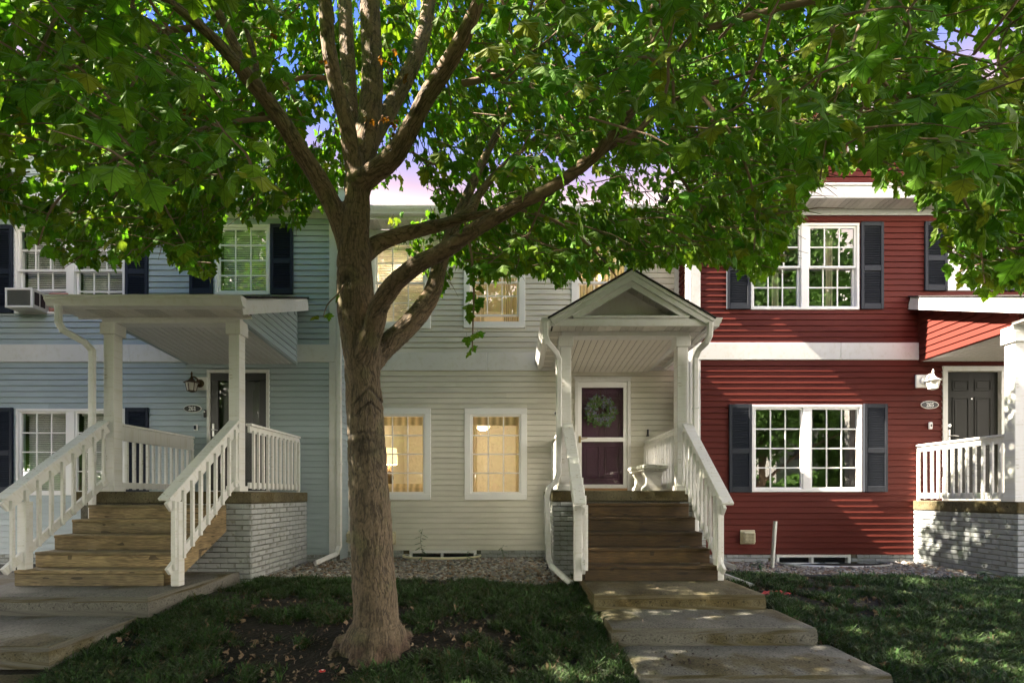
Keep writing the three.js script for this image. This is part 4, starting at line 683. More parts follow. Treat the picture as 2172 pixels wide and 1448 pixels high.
{ const t = thing('doorbell', 'black camera doorbell beside the black glazed door', 'doorbell', [X(438, DB), Y(886, DB), 0]); put(t, 'body', cbox(0.05, 0.13, 0.03, 0.012), M.black, X(438, DB), Y(878, DB), 0.045); put(t, 'lens', new THREE.CylinderGeometry(0.014, 0.014, 0.006, 16).rotateX(Math.PI / 2), M.metal, X(438, DB), Y(878, DB) + 0.03, 0.062);
  const o = thing('outlet_cover', 'small pale outlet cover low on the blue siding', 'outlet', [X(417, DB), Y(913, DB), 0]); put(o, 'plate', cbox(0.06, 0.1, 0.03, 0.006), M.plate, X(417, DB), Y(907, DB), 0.03); put(o, 'flap', cbox(0.035, 0.07, 0.02, 0.006), M.navy, X(417, DB), Y(907, DB), 0.05);
  const r = thing('doorbell', 'white doorbell box on red siding under number 265', 'doorbell', [X(1971, DB), Y(910, DB), 0]); put(r, 'body', cbox(0.065, 0.12, 0.03, 0.01), M.plate, X(1971, DB), Y(903, DB), 0.03); put(r, 'button', cbox(0.02, 0.045, 0.01, 0.004), M.black, X(1971, DB), Y(903, DB), 0.049);
  const b = thing('wall_socket_box', 'tall thin black bracket on white porch wall', 'bracket', [X(1376, 8.55), Y(926, 8.55), Z(8.6)]); put(b, 'body', cbox(0.03, 0.13, 0.03, 0.008), M.black, X(1376, 8.55), Y(917, 8.55), Z(8.6)); put(b, 'clip', cbox(0.05, 0.02, 0.04, 0.004), M.black, X(1376, 8.55), Y(923, 8.55), Z(8.61)); }
function ventCap(label, pxc, pyc, d) {
  const x = X(pxc, d), y = Y(pyc, d), z = Z(d), t = thing('vent_cover', label, 'vent', [x, y - 0.11, z]); put(t, 'hood', cbox(0.21, 0.2, 0.09, 0.025), M.cream, x, y, z + 0.055); put(t, 'flange', cbox(0.25, 0.24, 0.016, 0.01), M.cream, x, y + 0.004, z + 0.018);
  const g = []; for (let k = -3; k <= 3; k++) { g.push(cbox(0.17, 0.008, 0.008, 0.002).clone().translate(0, k * 0.024, 0)); g.push(cbox(0.008, 0.16, 0.009, 0.002).clone().translate(k * 0.024, 0, 0.001)); } put(t, 'grille', merged(g), M.cream, x, y, z + 0.108); put(t, 'recess', cbox(0.165, 0.155, 0.01, 0.002), mat({ color: [0.2, 0.18, 0.12], rough: 0.9 }), x, y, z + 0.098);
}
ventCap('cream vent cover low on the red siding', 1585, 1139, DB); ventCap('cream vent cover on white siding left of the trunk', 741, 1139, DW); ventCap('cream vent cover on white siding right of the trunk', 826, 1141, DW);
// ---------------------------------------------------------------- room air conditioner and the board beside it
{ const x0 = -8.45, x1 = -8.0, y0 = 4.15, y1 = 4.475, zf = 0.26, t = thing('air_conditioner', 'pale window air conditioner under raised sash of blue house', 'air conditioner', [(x0 + x1) / 2, y0, 0.1]), P = M.plate;
  span(t, 'case', mat({ color: [0.55, 0.54, 0.50], map: T.paint, rough: 0.5 }), x0, x1, y0, y1, -0.2, zf, 0.012); const S = (...a) => span(t, 'bezel', P, ...a); S(x0, x1, y0, y0 + 0.03, zf, zf + 0.02); S(x0, x1, y1 - 0.035, y1, zf, zf + 0.02); S(x0, x0 + 0.03, y0 + 0.03, y1 - 0.035, zf, zf + 0.019); S(x1 - 0.03, x1, y0 + 0.03, y1 - 0.035, zf, zf + 0.019);
  span(t, 'coil', M.black, x0 + 0.03, x1 - 0.03, y0 + 0.03, y1 - 0.035, zf, zf + 0.006); const g = []; for (let y = 0; y < 0.25; y += 0.016) g.push(cbox(x1 - x0 - 0.06, 0.004, 0.008, 0.001).clone().translate(0, y, 0)); put(t, 'grille', merged(g), M.galv, (x0 + x1) / 2, y0 + 0.035, zf + 0.012);
  for (const z of [0.06, 0.16]) span(t, 'side_louver', M.black, x1 - 0.002, x1 + 0.004, y0 + 0.06, y1 - 0.05, z, z + 0.08, 0.002);
  single('insulation_board', 'pinkish board filling the window gap beside the air conditioner', 'board', (() => { const g = cbox(0.35, 0.34, 0.06, 0.02).clone(); return g; })(), M.pink, -7.815, 4.335, 0.0);
}
// ---------------------------------------------------------------- downspouts
function downspout(label, pts, w = 0.075, h = 0.055, base) {
  const t = thing('downspout', label, 'downspout', [pts[pts.length - 1].x, pts[pts.length - 1].y, pts[pts.length - 1].z]); const rel = (q) => q;
  const split = base ?? pts.length; const part = (name, a) => { if (a.length > 1) put(t, name, ductPath(a.map((p) => p.clone().sub(a[0])), w, h), M.trim, ...a[0].toArray()); };
  part('pipe', pts.slice(0, split)); if (split < pts.length) part('kick_out', pts.slice(split - 1));
  const f = pts[Math.max(1, split - 2)], g = pts[Math.max(0, split - 3)]; if (g && Math.abs(g.y - f.y) > 0.5) for (const k of [0.25, 0.75]) put(t, 'strap', cbox(w + 0.012, 0.025, h + 0.012, 0.003), M.trim, g.x + (f.x - g.x) * k, g.y + (f.y - g.y) * k, g.z + (f.z - g.z) * k);
}
downspout('white downspout at the corner between blue and white houses', [V(-3.02, 5.8, 0.02), V(-3.02, 0.18, 0.02), V(-3.04, 0.06, 0.10), V(-3.22, -0.04, 0.52)], 0.08, 0.06, 3);
downspout('white downspout at the left of the gabled porch', [V(0.40, 3.42, 1.60), V(0.40, 3.24, 1.58), V(0.43, 3.16, 1.56), V(0.56, 3.06, 1.42), V(0.605, 2.98, 1.36), V(0.605, 1.36, 1.36), V(0.56, 1.24, 1.36), V(0.46, 1.15, 1.38), V(0.435, 1.03, 1.38), V(0.46, 0.16, 1.38), V(0.49, 0.06, 1.45), V(0.69, -0.06, 2.16)], 0.075, 0.06, 11);
downspout('white downspout at the right of the gabled porch', [V(2.66, 3.42, 1.60), V(2.66, 3.24, 1.58), V(2.63, 3.16, 1.55), V(2.58, 3.10, 1.42), V(2.55, 3.0, 1.36), V(2.55, 0.16, 1.36), V(2.60, 0.04, 1.45), V(2.98, -0.10, 2.12)], 0.075, 0.06, 7);
downspout('white downspout at the corner between white and red houses', [V(2.945, 5.8, -0.02), V(2.945, 0.18, -0.02), V(2.98, 0.06, 0.08), V(3.36, -0.06, 0.82)], 0.08, 0.06, 3);
downspout('white downspout beside the left post of the blue porch', [V(-5.86, 3.48, 2.03), V(-5.86, 3.26, 2.03), V(-5.83, 3.17, 2.0), V(-5.68, 3.06, 1.86), V(-5.635, 2.97, 1.80), V(-5.635, 0.3, 1.80)], 0.075, 0.06);
// ---------------------------------------------------------------- window wells
function windowWell(label, pxc, d, rx, rz, yTop, m) {
  const x = X(pxc, d), z = Z(d), t = thing('window_well', label, 'window well', [x, -0.3, z]), path = []; for (let k = 0; k <= 24; k++) { const a = Math.PI * k / 24; path.push(V(Math.cos(a) * rx, 0, Math.abs(Math.sin(a)) ** 0.7 * rz)); }
  put(t, 'lip', tubePath(path, [0.022, 0.022], 8, 1), m, x, yTop, z); const pos = [], idx = []; path.forEach((p, i) => { for (let j = 0; j <= 8; j++) { const s = 1 - 0.012 * (j % 2); pos.push(p.x * s, -j * 0.03, p.z * s); } if (i) for (let j = 0; j < 8; j++) { const a = (i - 1) * 9 + j, b = a + 9; idx.push(a, b, a + 1, b, b + 1, a + 1); } });
  const g = new THREE.BufferGeometry(); g.setAttribute('position', new THREE.Float32BufferAttribute(pos, 3)); g.setIndex(idx); g.computeVertexNormals(); put(t, 'wall', g, mat({ color: [0.45, 0.46, 0.44], rough: 0.5, metalness: 0.4, ...side }), x, yTop, z);
}
windowWell('curved pale window well in gravel by the white wall', 938, DW, 0.70, 0.40, -0.055, M.cream); windowWell('curved metal window well in gravel by the red wall', 1752, DB, 0.94, 0.62, -0.085, M.galv);
single('standpipe', 'thin metal pipe standing in gravel by the red wall', 'pipe', merged([new THREE.LatheGeometry([[0.024, 0], [0.03, 0], [0.03, 0.78], [0.024, 0.78], [0.024, 0.5]].map(([a, b]) => new THREE.Vector2(a, b)), 16).toNonIndexed(), new THREE.CylinderGeometry(0.034, 0.034, 0.05, 16).translate(0, 0.2, 0).toNonIndexed()]), M.galv, X(1638, 7.45), -0.14, Z(7.45), 0, 0, -0.065);
// ---------------------------------------------------------------- bench on the white porch
{ const t = thing('garden_bench', 'small white stone bench on the white porch', 'bench', [2.1, 1.117, Z(7.5)]), bm = mat({ color: [0.74, 0.73, 0.68], map: T.brick, bump: T.concreteBump, bumpScale: 0.002, rough: 0.85 });
  put(t, 'seat', cbox(0.40, 0.065, 0.95, 0.014), bm, 2.10, 1.48, Z(7.55)); put(t, 'seat_lip', cbox(0.36, 0.03, 0.90, 0.008), bm, 2.10, 1.432, Z(7.55));
  for (const dz of [-0.28, 0.28]) put(t, 'leg', new THREE.ExtrudeGeometry(new THREE.Shape([[-0.15, 0], [0.15, 0], [0.15, 0.04], [0.11, 0.08], [0.105, 0.2], [0.14, 0.26], [0.14, 0.30], [-0.14, 0.30], [-0.14, 0.26], [-0.105, 0.2], [-0.11, 0.08], [-0.15, 0.04]].map(([a, b]) => new THREE.Vector2(a, b))), { depth: 0.12, bevelEnabled: true, bevelSize: 0.008, bevelThickness: 0.008, bevelSegments: 2 }), bm, 2.10, 1.118, Z(7.55) + dz - 0.06);
}
console.log('objects done');
// ---------------------------------------------------------------- the maple in front of the white house
const P3 = (a, b, d) => V(X(a, d), Y(b, d), Z(d));
// limbs as [px, py, distance, radius in px]: laid out in world metres at their own distances
const limbs = {
  trunk: [[797, 1405, 4.15, 58], [797, 1372, 4.15, 53], [798, 1335, 4.15, 48.5], [797, 1290, 4.15, 45.5], [791, 1200, 4.15, 43.5], [786, 1100, 4.15, 42], [781, 1000, 4.15, 39.5], [777, 930, 4.14, 38.5], [774, 870, 4.13, 37], [769, 800, 4.12, 36], [766, 740, 4.11, 38], [757, 660, 4.10, 40], [753, 600, 4.10, 37], [751, 540, 4.10, 33], [752, 490, 4.10, 30], [757, 440, 4.10, 26.5], [758, 395, 4.10, 24]],
  right_front: [[758, 395, 4.08, 21], [790, 368, 4.0, 21], [832, 335, 3.9, 20], [868, 275, 3.8, 18.5], [900, 215, 3.7, 17.5], [940, 150, 3.6, 17], [975, 95, 3.5, 16], [1000, 40, 3.42, 14], [1018, -10, 3.36, 12.5], [1040, -130, 3.2, 10], [1075, -330, 3.0, 7]],
  left_front: [[758, 395, 4.1, 20], [746, 330, 4.06, 18.5], [734, 258, 4.0, 17], [714, 185, 3.95, 16], [698, 105, 3.9, 15], [691, 30, 3.85, 14.5], [688, -60, 3.8, 13], [680, -260, 3.7, 9], [660, -480, 3.6, 6]],
  centre: [[758, 400, 4.16, 26], [772, 325, 4.25, 26], [785, 240, 4.3, 24], [790, 150, 4.35, 22], [786, 60, 4.4, 21], [784, -30, 4.4, 19], [790, -250, 4.45, 13], [800, -520, 4.5, 8]],
  centre_back: [[752, 420, 4.2, 17], [748, 300, 4.5, 16], [740, 180, 4.7, 15.5], [735, 80, 4.8, 15], [730, -20, 4.9, 14], [715, -250, 5.0, 9]],
  back_right: [[790, 300, 4.35, 14], [830, 225, 4.6, 16], [862, 165, 4.75, 16], [885, 110, 4.85, 15], [903, 50, 4.95, 14.5], [912, -20, 5.05, 13], [940, -220, 5.2, 9]],
  left: [[738, 520, 4.12, 22], [722, 475, 4.1, 21.5], [700, 425, 4.05, 20.5], [672, 375, 3.98, 19.5], [640, 325, 3.9, 18.5], [608, 272, 3.8, 17.5], [573, 222, 3.7, 16.5], [540, 182, 3.6, 15.5], [505, 140, 3.5, 14], [462, 92, 3.42, 12], [415, 48, 3.34, 10.5], [355, 2, 3.25, 9], [280, -50, 3.1, 7], [180, -110, 2.95, 5]],
  left_fork: [[520, 160, 3.55, 10.5], [505, 115, 3.55, 10], [478, 55, 3.5, 9.5], [445, -5, 3.45, 8.5], [400, -90, 3.4, 6]],
  left_twig: [[545, 185, 3.6, 7], [540, 120, 3.6, 6], [520, 60, 3.6, 5.5], [488, -5, 3.6, 5], [450, -90, 3.6, 3.5]],
  low_right: [[768, 770, 4.06, 24], [788, 712, 3.98, 21], [803, 655, 3.9, 20], [828, 612, 3.84, 19], [878, 566, 3.74, 17.5], [945, 530, 3.62, 16], [1010, 485, 3.5, 15], [1088, 440, 3.38, 13.5], [1165, 400, 3.26, 12.5], [1236, 350, 3.14, 11.5], [1296, 292, 3.02, 10.5], [1345, 232, 2.92, 8.5], [1372, 195, 2.86, 7], [1430, 120, 2.75, 5.5], [1500, 30, 2.6, 4]],
  low_right_fork: [[1236, 350, 3.14, 8], [1290, 312, 3.1, 7], [1345, 285, 3.06, 6.5], [1400, 230, 3.0, 5.5], [1480, 190, 2.9, 4.5], [1600, 150, 2.75, 3.5]],
  low_back: [[780, 780, 4.2, 24], [815, 738, 4.3, 22], [858, 698, 4.42, 21.5], [898, 652, 4.55, 20], [921, 610, 4.65, 17.5], [932, 562, 4.75, 15.5], [950, 510, 4.85, 13], [980, 440, 5.0, 11], [1030, 330, 5.2, 8], [1100, 200, 5.4, 6]],
  mid_back: [[768, 545, 4.2, 18], [800, 518, 4.3, 16.5], [850, 498, 4.4, 14.5], [905, 484, 4.5, 12.5], [950, 472, 4.6, 11], [1000, 445, 4.7, 10], [1012, 418, 4.75, 8.5], [1060, 360, 4.85, 6.5], [1140, 290, 5.0, 5]],
  mid_fork: [[925, 480, 4.52, 8.5], [985, 463, 4.5, 7.5], [1030, 452, 4.45, 7], [1080, 440, 4.4, 5.5], [1180, 420, 4.3, 4]],
};
const bones = []; // [ax, ay, az, bx, by, bz, ra, rb, limb, length so far]
let limbId = 0;
const limbPx = []; // for keeping foliage from sitting right on the limbs
for (const [name, pts] of Object.entries(limbs)) {
  const P = pts.map(([a, b, d]) => P3(a, b, d)), R = pts.map(([, , d, r]) => r * d / 1000), c = new THREE.CatmullRomCurve3(P, false, 'centripetal'), N = (P.length - 1) * 4;
  let last = null, lr = 0, run = 0; limbId++;
  for (let i = 0; i <= N; i++) { const f = i / 4, k = Math.min(Math.floor(f), P.length - 2), p = c.getPoint(i / N), r = R[k] + (R[k + 1] - R[k]) * (f - k); if (last) { bones.push([last.x, last.y, last.z, p.x, p.y, p.z, lr, r, limbId, run]); run += p.distanceTo(last); } last = p; lr = r; }
}
reseed(77);
for (let k = 0; k < 9; k++) { // root flare
  const a = k / 9 * Math.PI * 2 + rr(-0.2, 0.2), L = rr(0.10, 0.27), r0 = rr(0.12, 0.16), cx = X(797, 4.15), cz = Z(4.15); let p = V(cx + Math.cos(a) * 0.12, -0.20, cz + Math.sin(a) * 0.12), lr = r0;
  for (let i = 1; i <= 4; i++) { const t = i / 4, x = cx + Math.cos(a + 0.25 * t * rr(-1, 1)) * (0.12 + L * t), z = cz + Math.sin(a) * (0.12 + L * t), q = V(x, -0.22 + (groundY(x, z) - 0.012 + 0.22) * Math.sqrt(t), z), r = r0 * (1 - 0.42 * t); bones.push([p.x, p.y, p.z, q.x, q.y, q.z, lr, r, 100 + k, 0]); p = q; lr = r; }
}
// scars: raised rings and brows on the trunk; [px, py, half width, rise]
const scars = [[778, 945, 30, 17, 0], [782, 838, 27, 20, 1], [783, 862, 22, 12, 1], [736, 590, 17, 17, 2], [815, 660, 13, 10, 2], [882, 238, 10, 9, 2], [690, 76, 9, 12, 2]];
const scarAt = (x, y, z) => { // (relief, darkening share) by place on the bark
  let lift = 0, dark = 0; const d = DZ - z; if (d > 4.3 || d < 3.6) return [0, 0];
  const u = 1095 + x / d * 1000, v = 1050 - (y - EYE) / d * 1000;
  for (const [sx, sy, w, h, kind] of scars) { const a = (u - sx) / w, b = (v - sy) / h; if (Math.abs(a) > 1.6 || Math.abs(b) > 2.2) continue;
    if (kind === 1) { const q = Math.abs(b - (Math.abs(a) ** 1.3 * 1.5 - 0.75)); if (Math.abs(a) < 1.15) { const e = Math.exp(-((q / 0.22) ** 2)); lift -= 0.010 * e; dark = Math.max(dark, e * 0.85); lift += 0.007 * Math.exp(-(((q - 0.4) / 0.25) ** 2)); } }
    else { const r = Math.hypot(a, b), e = Math.exp(-(((r - 0.8) / 0.22) ** 2)), brow = Math.exp(-(((Math.hypot(a * 0.8, b + 0.45) - 1.25) / 0.16) ** 2)) * (b < 0.2 ? 1 : 0); lift += 0.012 * Math.exp(-((r / 0.75) ** 2)) - 0.007 * e - 0.006 * brow; dark = Math.max(dark, e * 0.6, brow * 0.6, kind === 2 ? Math.exp(-((r / 0.55) ** 2)) : 0); if (kind === 2) lift -= 0.03 * Math.exp(-((r / 0.5) ** 2)); }
  }
  return [lift, dark];
};
{ // one continuous surface for trunk and limbs: smooth union of tapered capsules, meshed on a sparse grid
  const S = 0.0105, BL = 12, K = 0.045, blocks = new Map(), keyOf = (i, j, k) => ((i + 512) * 1024 + (j + 512)) * 1024 + (k + 512), bs = S * BL;
  bones.forEach((b, n) => {
    const R = Math.max(b[6], b[7]) + K + 0.03; const lo = [0, 1, 2].map((i) => Math.floor((Math.min(b[i], b[i + 3]) - R) / bs)), hi = [0, 1, 2].map((i) => Math.floor((Math.max(b[i], b[i + 3]) + R) / bs));
    for (let i = lo[0]; i <= hi[0]; i++) for (let j = lo[1]; j <= hi[1]; j++) for (let k = lo[2]; k <= hi[2]; k++) { const q = keyOf(i, j, k); if (!blocks.has(q)) blocks.set(q, [i, j, k, []]); blocks.get(q)[3].push(n); }
  });
  const field = (x, y, z, list) => {
    let dist = 1, cur = 1, limb = -1; const join = () => { const h = Math.max(K - Math.abs(dist - cur), 0) / K; dist = Math.min(dist, cur) - h * h * K * 0.25; };
    for (const n of list) { const b = bones[n]; if (b[8] !== limb) { if (limb >= 0) join(); limb = b[8]; cur = 1; } const dx = b[3] - b[0], dy = b[4] - b[1], dz = b[5] - b[2], L = dx * dx + dy * dy + dz * dz, t = clamp(((x - b[0]) * dx + (y - b[1]) * dy + (z - b[2]) * dz) / (L || 1)), ex = x - b[0] - dx * t, ey = y - b[1] - dy * t, ez = z - b[2] - dz * t, q = Math.sqrt(ex * ex + ey * ey + ez * ez) - b[6] - (b[7] - b[6]) * t; if (q < cur) cur = q; }
    join();
    if (Math.abs(dist) < 0.05) { const thick = smooth(4.2, 1.2, y), a = Math.atan2(z - 3.9, x + 1.3);
      dist -= 0.006 * noise(x * 7, y * 5, z * 7) + 0.06 * smooth(-0.14, -0.3, y) * noise(x * 10, y * 7, z * 10) + thick * (0.007 * noise(x * 30, y * 6.5, z * 30) + 0.008 * noise(x * 66, y * 15, z * 66)) + (1 - thick) * (0.0025 * noise(x * 16, y * 40, z * 16)); dist -= scarAt(x, y, z)[0]; }
    return dist;
  };
  const vid = new Map(), pos = [], M1 = BL + 1, vals = new Map();
  for (const [q, [bi, bj, bk, list]] of blocks) {
    const c = field((bi + 0.5) * bs, (bj + 0.5) * bs, (bk + 0.5) * bs, list); if (Math.abs(c) > bs * 0.9 + 0.06) continue;
    const v = new Float32Array(M1 * M1 * M1); for (let i = 0; i <= BL; i++) for (let j = 0; j <= BL; j++) for (let k = 0; k <= BL; k++) v[(i * M1 + j) * M1 + k] = field((bi * BL + i) * S, (bj * BL + j) * S, (bk * BL + k) * S, list);
    vals.set(q, v);
    for (let i = 0; i < BL; i++) for (let j = 0; j < BL; j++) for (let k = 0; k < BL; k++) {
      let m = 0, n = 0, sx = 0, sy = 0, sz = 0; const f = (a, b, e) => v[((i + a) * M1 + j + b) * M1 + k + e];
      for (let e = 0; e < 8; e++) if (f(e & 1, (e >> 1) & 1, e >> 2) < 0) m |= 1 << e; if (m === 0 || m === 255) continue;
      for (let e = 0; e < 8; e++) for (const ax of [1, 2, 4]) if (!(e & ax)) { const g = e | ax, A = f(e & 1, (e >> 1) & 1, e >> 2), B = f(g & 1, (g >> 1) & 1, g >> 2); if ((A < 0) !== (B < 0)) { const t = A / (A - B); sx += (e & 1) + (ax === 1 ? t : 0); sy += ((e >> 1) & 1) + (ax === 2 ? t : 0); sz += (e >> 2) + (ax === 4 ? t : 0); n++; } }
      vid.set(((bi * BL + i + 4096) * 8192 + bj * BL + j + 4096) * 8192 + bk * BL + k + 4096, pos.length / 3); pos.push((bi * BL + i + sx / n) * S, (bj * BL + j + sy / n) * S, (bk * BL + k + sz / n) * S);
    }
  }
  const idx = [], id = (i, j, k) => vid.get(((i + 4096) * 8192 + j + 4096) * 8192 + k + 4096);
  for (const [q, v] of vals) { const [bi, bj, bk] = blocks.get(q);
    for (let i = 0; i < BL; i++) for (let j = 0; j < BL; j++) for (let k = 0; k < BL; k++) { const A = v[(i * M1 + j) * M1 + k], gi = bi * BL + i, gj = bj * BL + j, gk = bk * BL + k;
      for (let ax = 0; ax < 3; ax++) { const B = v[((i + (ax === 0)) * M1 + j + (ax === 1)) * M1 + k + (ax === 2)]; if ((A < 0) === (B < 0)) continue;
        const c = ax === 0 ? [id(gi, gj - 1, gk - 1), id(gi, gj, gk - 1), id(gi, gj, gk), id(gi, gj - 1, gk)] : ax === 1 ? [id(gi - 1, gj, gk - 1), id(gi - 1, gj, gk), id(gi, gj, gk), id(gi, gj, gk - 1)] : [id(gi - 1, gj - 1, gk), id(gi, gj - 1, gk), id(gi, gj, gk), id(gi - 1, gj, gk)];
        if (c.some((x) => x === undefined)) continue; if (A < 0) idx.push(c[0], c[1], c[2], c[0], c[2], c[3]); else idx.push(c[0], c[2], c[1], c[0], c[3], c[2]); } } }
  const col = new Float32Array(pos.length), uvs = new Float32Array(pos.length / 3 * 2);
  for (let n = 0; n < pos.length / 3; n++) { // bark grain runs along the nearest limb
    const x = pos[n * 3], y = pos[n * 3 + 1], z = pos[n * 3 + 2], blk = blocks.get(keyOf(Math.floor(x / bs), Math.floor(y / bs), Math.floor(z / bs))); let best = 9, u = 0, v = 0;
    if (blk) for (const m of blk[3]) { const b = bones[m], dx = b[3] - b[0], dy = b[4] - b[1], dz = b[5] - b[2], L = dx * dx + dy * dy + dz * dz, t = clamp(((x - b[0]) * dx + (y - b[1]) * dy + (z - b[2]) * dz) / (L || 1)), ex = x - b[0] - dx * t, ey = y - b[1] - dy * t, ez = z - b[2] - dz * t, q = Math.sqrt(ex * ex + ey * ey + ez * ez) - b[6] - (b[7] - b[6]) * t;
      if (q < best) { best = q; const l = Math.sqrt(L) || 1, sx = Math.abs(dy / l) > 0.3 ? ex * Math.sign(dy || 1) : ey * -Math.sign(dx || 1), rad = b[8] === 1 ? 0.17 : Math.max(0.05, b[6]); u = Math.atan2(sx, ez) * rad + b[8] * 0.37; v = b[9] + t * l + b[8] * 0.21; } }
    uvs[n * 2] = u; uvs[n * 2 + 1] = v; }
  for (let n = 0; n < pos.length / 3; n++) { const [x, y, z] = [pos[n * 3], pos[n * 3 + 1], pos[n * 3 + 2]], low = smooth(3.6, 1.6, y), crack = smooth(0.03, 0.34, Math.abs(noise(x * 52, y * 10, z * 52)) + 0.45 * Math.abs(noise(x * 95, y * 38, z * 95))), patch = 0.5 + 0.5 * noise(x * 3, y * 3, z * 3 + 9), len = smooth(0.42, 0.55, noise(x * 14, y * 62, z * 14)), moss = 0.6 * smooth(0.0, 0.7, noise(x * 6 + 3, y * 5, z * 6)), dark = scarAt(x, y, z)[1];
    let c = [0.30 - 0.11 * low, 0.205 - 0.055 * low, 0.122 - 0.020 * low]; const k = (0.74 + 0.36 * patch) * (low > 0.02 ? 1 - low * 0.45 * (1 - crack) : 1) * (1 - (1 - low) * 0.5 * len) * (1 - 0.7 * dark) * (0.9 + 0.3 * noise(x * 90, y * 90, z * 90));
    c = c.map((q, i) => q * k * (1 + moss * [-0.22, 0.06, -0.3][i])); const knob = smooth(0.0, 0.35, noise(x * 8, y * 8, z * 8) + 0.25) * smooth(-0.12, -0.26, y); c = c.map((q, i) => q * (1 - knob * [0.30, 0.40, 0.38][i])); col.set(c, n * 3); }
  const base = V(X(797, 4.15), -0.36, Z(4.15)); for (let n = 0; n < pos.length; n += 3) { pos[n] -= base.x; pos[n + 1] -= base.y; pos[n + 2] -= base.z; }
  const g = new THREE.BufferGeometry(); g.setAttribute('position', new THREE.Float32BufferAttribute(pos, 3)); g.setAttribute('color', new THREE.BufferAttribute(col, 3)); g.setAttribute('uv', new THREE.BufferAttribute(uvs, 2)); g.setIndex(idx); g.computeVertexNormals();
  var maple = thing('maple_tree', 'forked maple tree with broad leafy crown on the lawn', 'tree', base.toArray());
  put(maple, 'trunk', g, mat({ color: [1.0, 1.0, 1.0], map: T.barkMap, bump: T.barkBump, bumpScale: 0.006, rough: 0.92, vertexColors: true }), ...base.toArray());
  console.log('trunk', pos.length / 3, idx.length / 3);
}
// --- thinner branches
const bark = mat({ color: [0.17, 0.115, 0.07], rough: 0.9, bump: T.fine, bumpScale: 0.003 });
const branchPx = [
  [[405, 60, 3.35, 6], [330, 66, 3.3, 5.5], [262, 82, 3.2, 5], [190, 125, 3.1, 4], [100, 166, 3.0, 3.2], [15, 192, 2.9, 2.2]], [[365, 66, 3.3, 4.5], [330, 110, 3.25, 4], [298, 148, 3.2, 3.4], [275, 188, 3.15, 2.4]], [[262, 82, 3.2, 3], [150, 85, 3.1, 2.5], [60, 96, 3.0, 1.8]],
  [[690, 165, 4.0, 5], [640, 165, 3.9, 4.5], [590, 185, 3.8, 4], [560, 200, 3.7, 3]], [[980, 178, 3.65, 7], [1050, 160, 3.6, 6], [1110, 128, 3.5, 5.2], [1160, 95, 3.4, 4], [1240, 60, 3.3, 3]], [[1010, 150, 3.6, 4], [1060, 110, 3.5, 3.5], [1120, 70, 3.4, 3], [1190, 45, 3.3, 2.4]],
  [[1500, 60, 2.7, 6], [1580, 38, 2.65, 6.5], [1660, 16, 2.6, 6.5], [1760, -8, 2.5, 6], [1900, -60, 2.4, 4]], [[1110, 165, 3.9, 4], [1170, 230, 3.8, 3.2], [1230, 275, 3.7, 2.6], [1290, 305, 3.6, 1.8]], [[1860, 20, 2.2, 3], [1920, 50, 2.2, 2.8], [1985, 100, 2.2, 2.4], [2070, 125, 2.2, 2], [2160, 150, 2.2, 1.5]], [[2160, 20, 1.9, 2.4], [2125, 90, 1.9, 2.4], [2118, 130, 1.9, 2.2], [2140, 165, 1.9, 2], [2172, 180, 1.9, 1.6]],
  [[870, 320, 4.1, 3], [910, 345, 4.2, 3], [960, 350, 4.3, 2.6], [1020, 368, 4.4, 1.8]], [[580, 250, 3.8, 5], [470, 262, 3.5, 4.5], [370, 300, 3.3, 3.6], [300, 350, 3.2, 2.6], [240, 420, 3.1, 1.6]], [[560, 240, 3.8, 4], [450, 290, 3.9, 3.4], [350, 380, 4.0, 2.8], [310, 440, 4.0, 2]], [[985, 470, 3.5, 3], [1000, 540, 3.55, 3], [1005, 620, 3.6, 2.4], [1003, 690, 3.62, 1.8], [1002, 745, 3.62, 1.2]],
  [[330, 300, 3.25, 3], [200, 360, 3.0, 2.6], [110, 440, 2.8, 2], [80, 520, 2.75, 1.3]], [[300, 350, 3.2, 3], [350, 440, 3.3, 2.4], [400, 530, 3.35, 1.8], [440, 585, 3.35, 1.2]], [[1480, 190, 2.9, 4], [1560, 300, 2.9, 3], [1600, 420, 2.95, 2.4], [1600, 540, 3.0, 1.5]], [[1760, 60, 2.4, 4], [1880, 180, 2.4, 3.4], [1990, 330, 2.5, 2.8], [2070, 480, 2.6, 2.2], [2090, 600, 2.65, 1.3]], [[735, 595, 4.0, 2], [715, 625, 3.85, 1.6], [695, 645, 3.75, 1.3], [685, 672, 3.7, 1]],
  [[1088, 440, 3.4, 4], [1180, 470, 3.6, 3.2], [1260, 530, 3.8, 2.4], [1310, 590, 3.9, 1.4]], [[1296, 292, 3.02, 4], [1400, 330, 3.1, 3.4], [1480, 430, 3.2, 2.6], [1530, 520, 3.3, 1.5]], [[1165, 400, 3.26, 3], [1120, 500, 3.5, 2.2], [1090, 580, 3.6, 1.2]], [[1860, -40, 2.2, 4], [1800, 120, 2.0, 3], [1760, 260, 1.95, 2.2], [1740, 380, 1.95, 1.4]], [[1400, -60, 2.4, 4], [1380, 60, 2.1, 3], [1400, 190, 2.0, 2]], [[200, -100, 2.9, 4], [120, 30, 2.6, 3], [60, 170, 2.5, 2.2]]];
const tips = [];
for (const b of branchPx) { const pts = b.map(([a, c, d]) => P3(a, c, d)), r = b.map(([, , d, q]) => Math.max(0.003, q * d / 1000)), o = pts[0].clone(); put(maple, 'branch', tubePath(pts.map((p) => p.clone().sub(o)), r, 7, 5), bark, ...o.toArray()); for (let i = 1; i < pts.length; i++) tips.push([pts[i - 1], pts[i]]); }

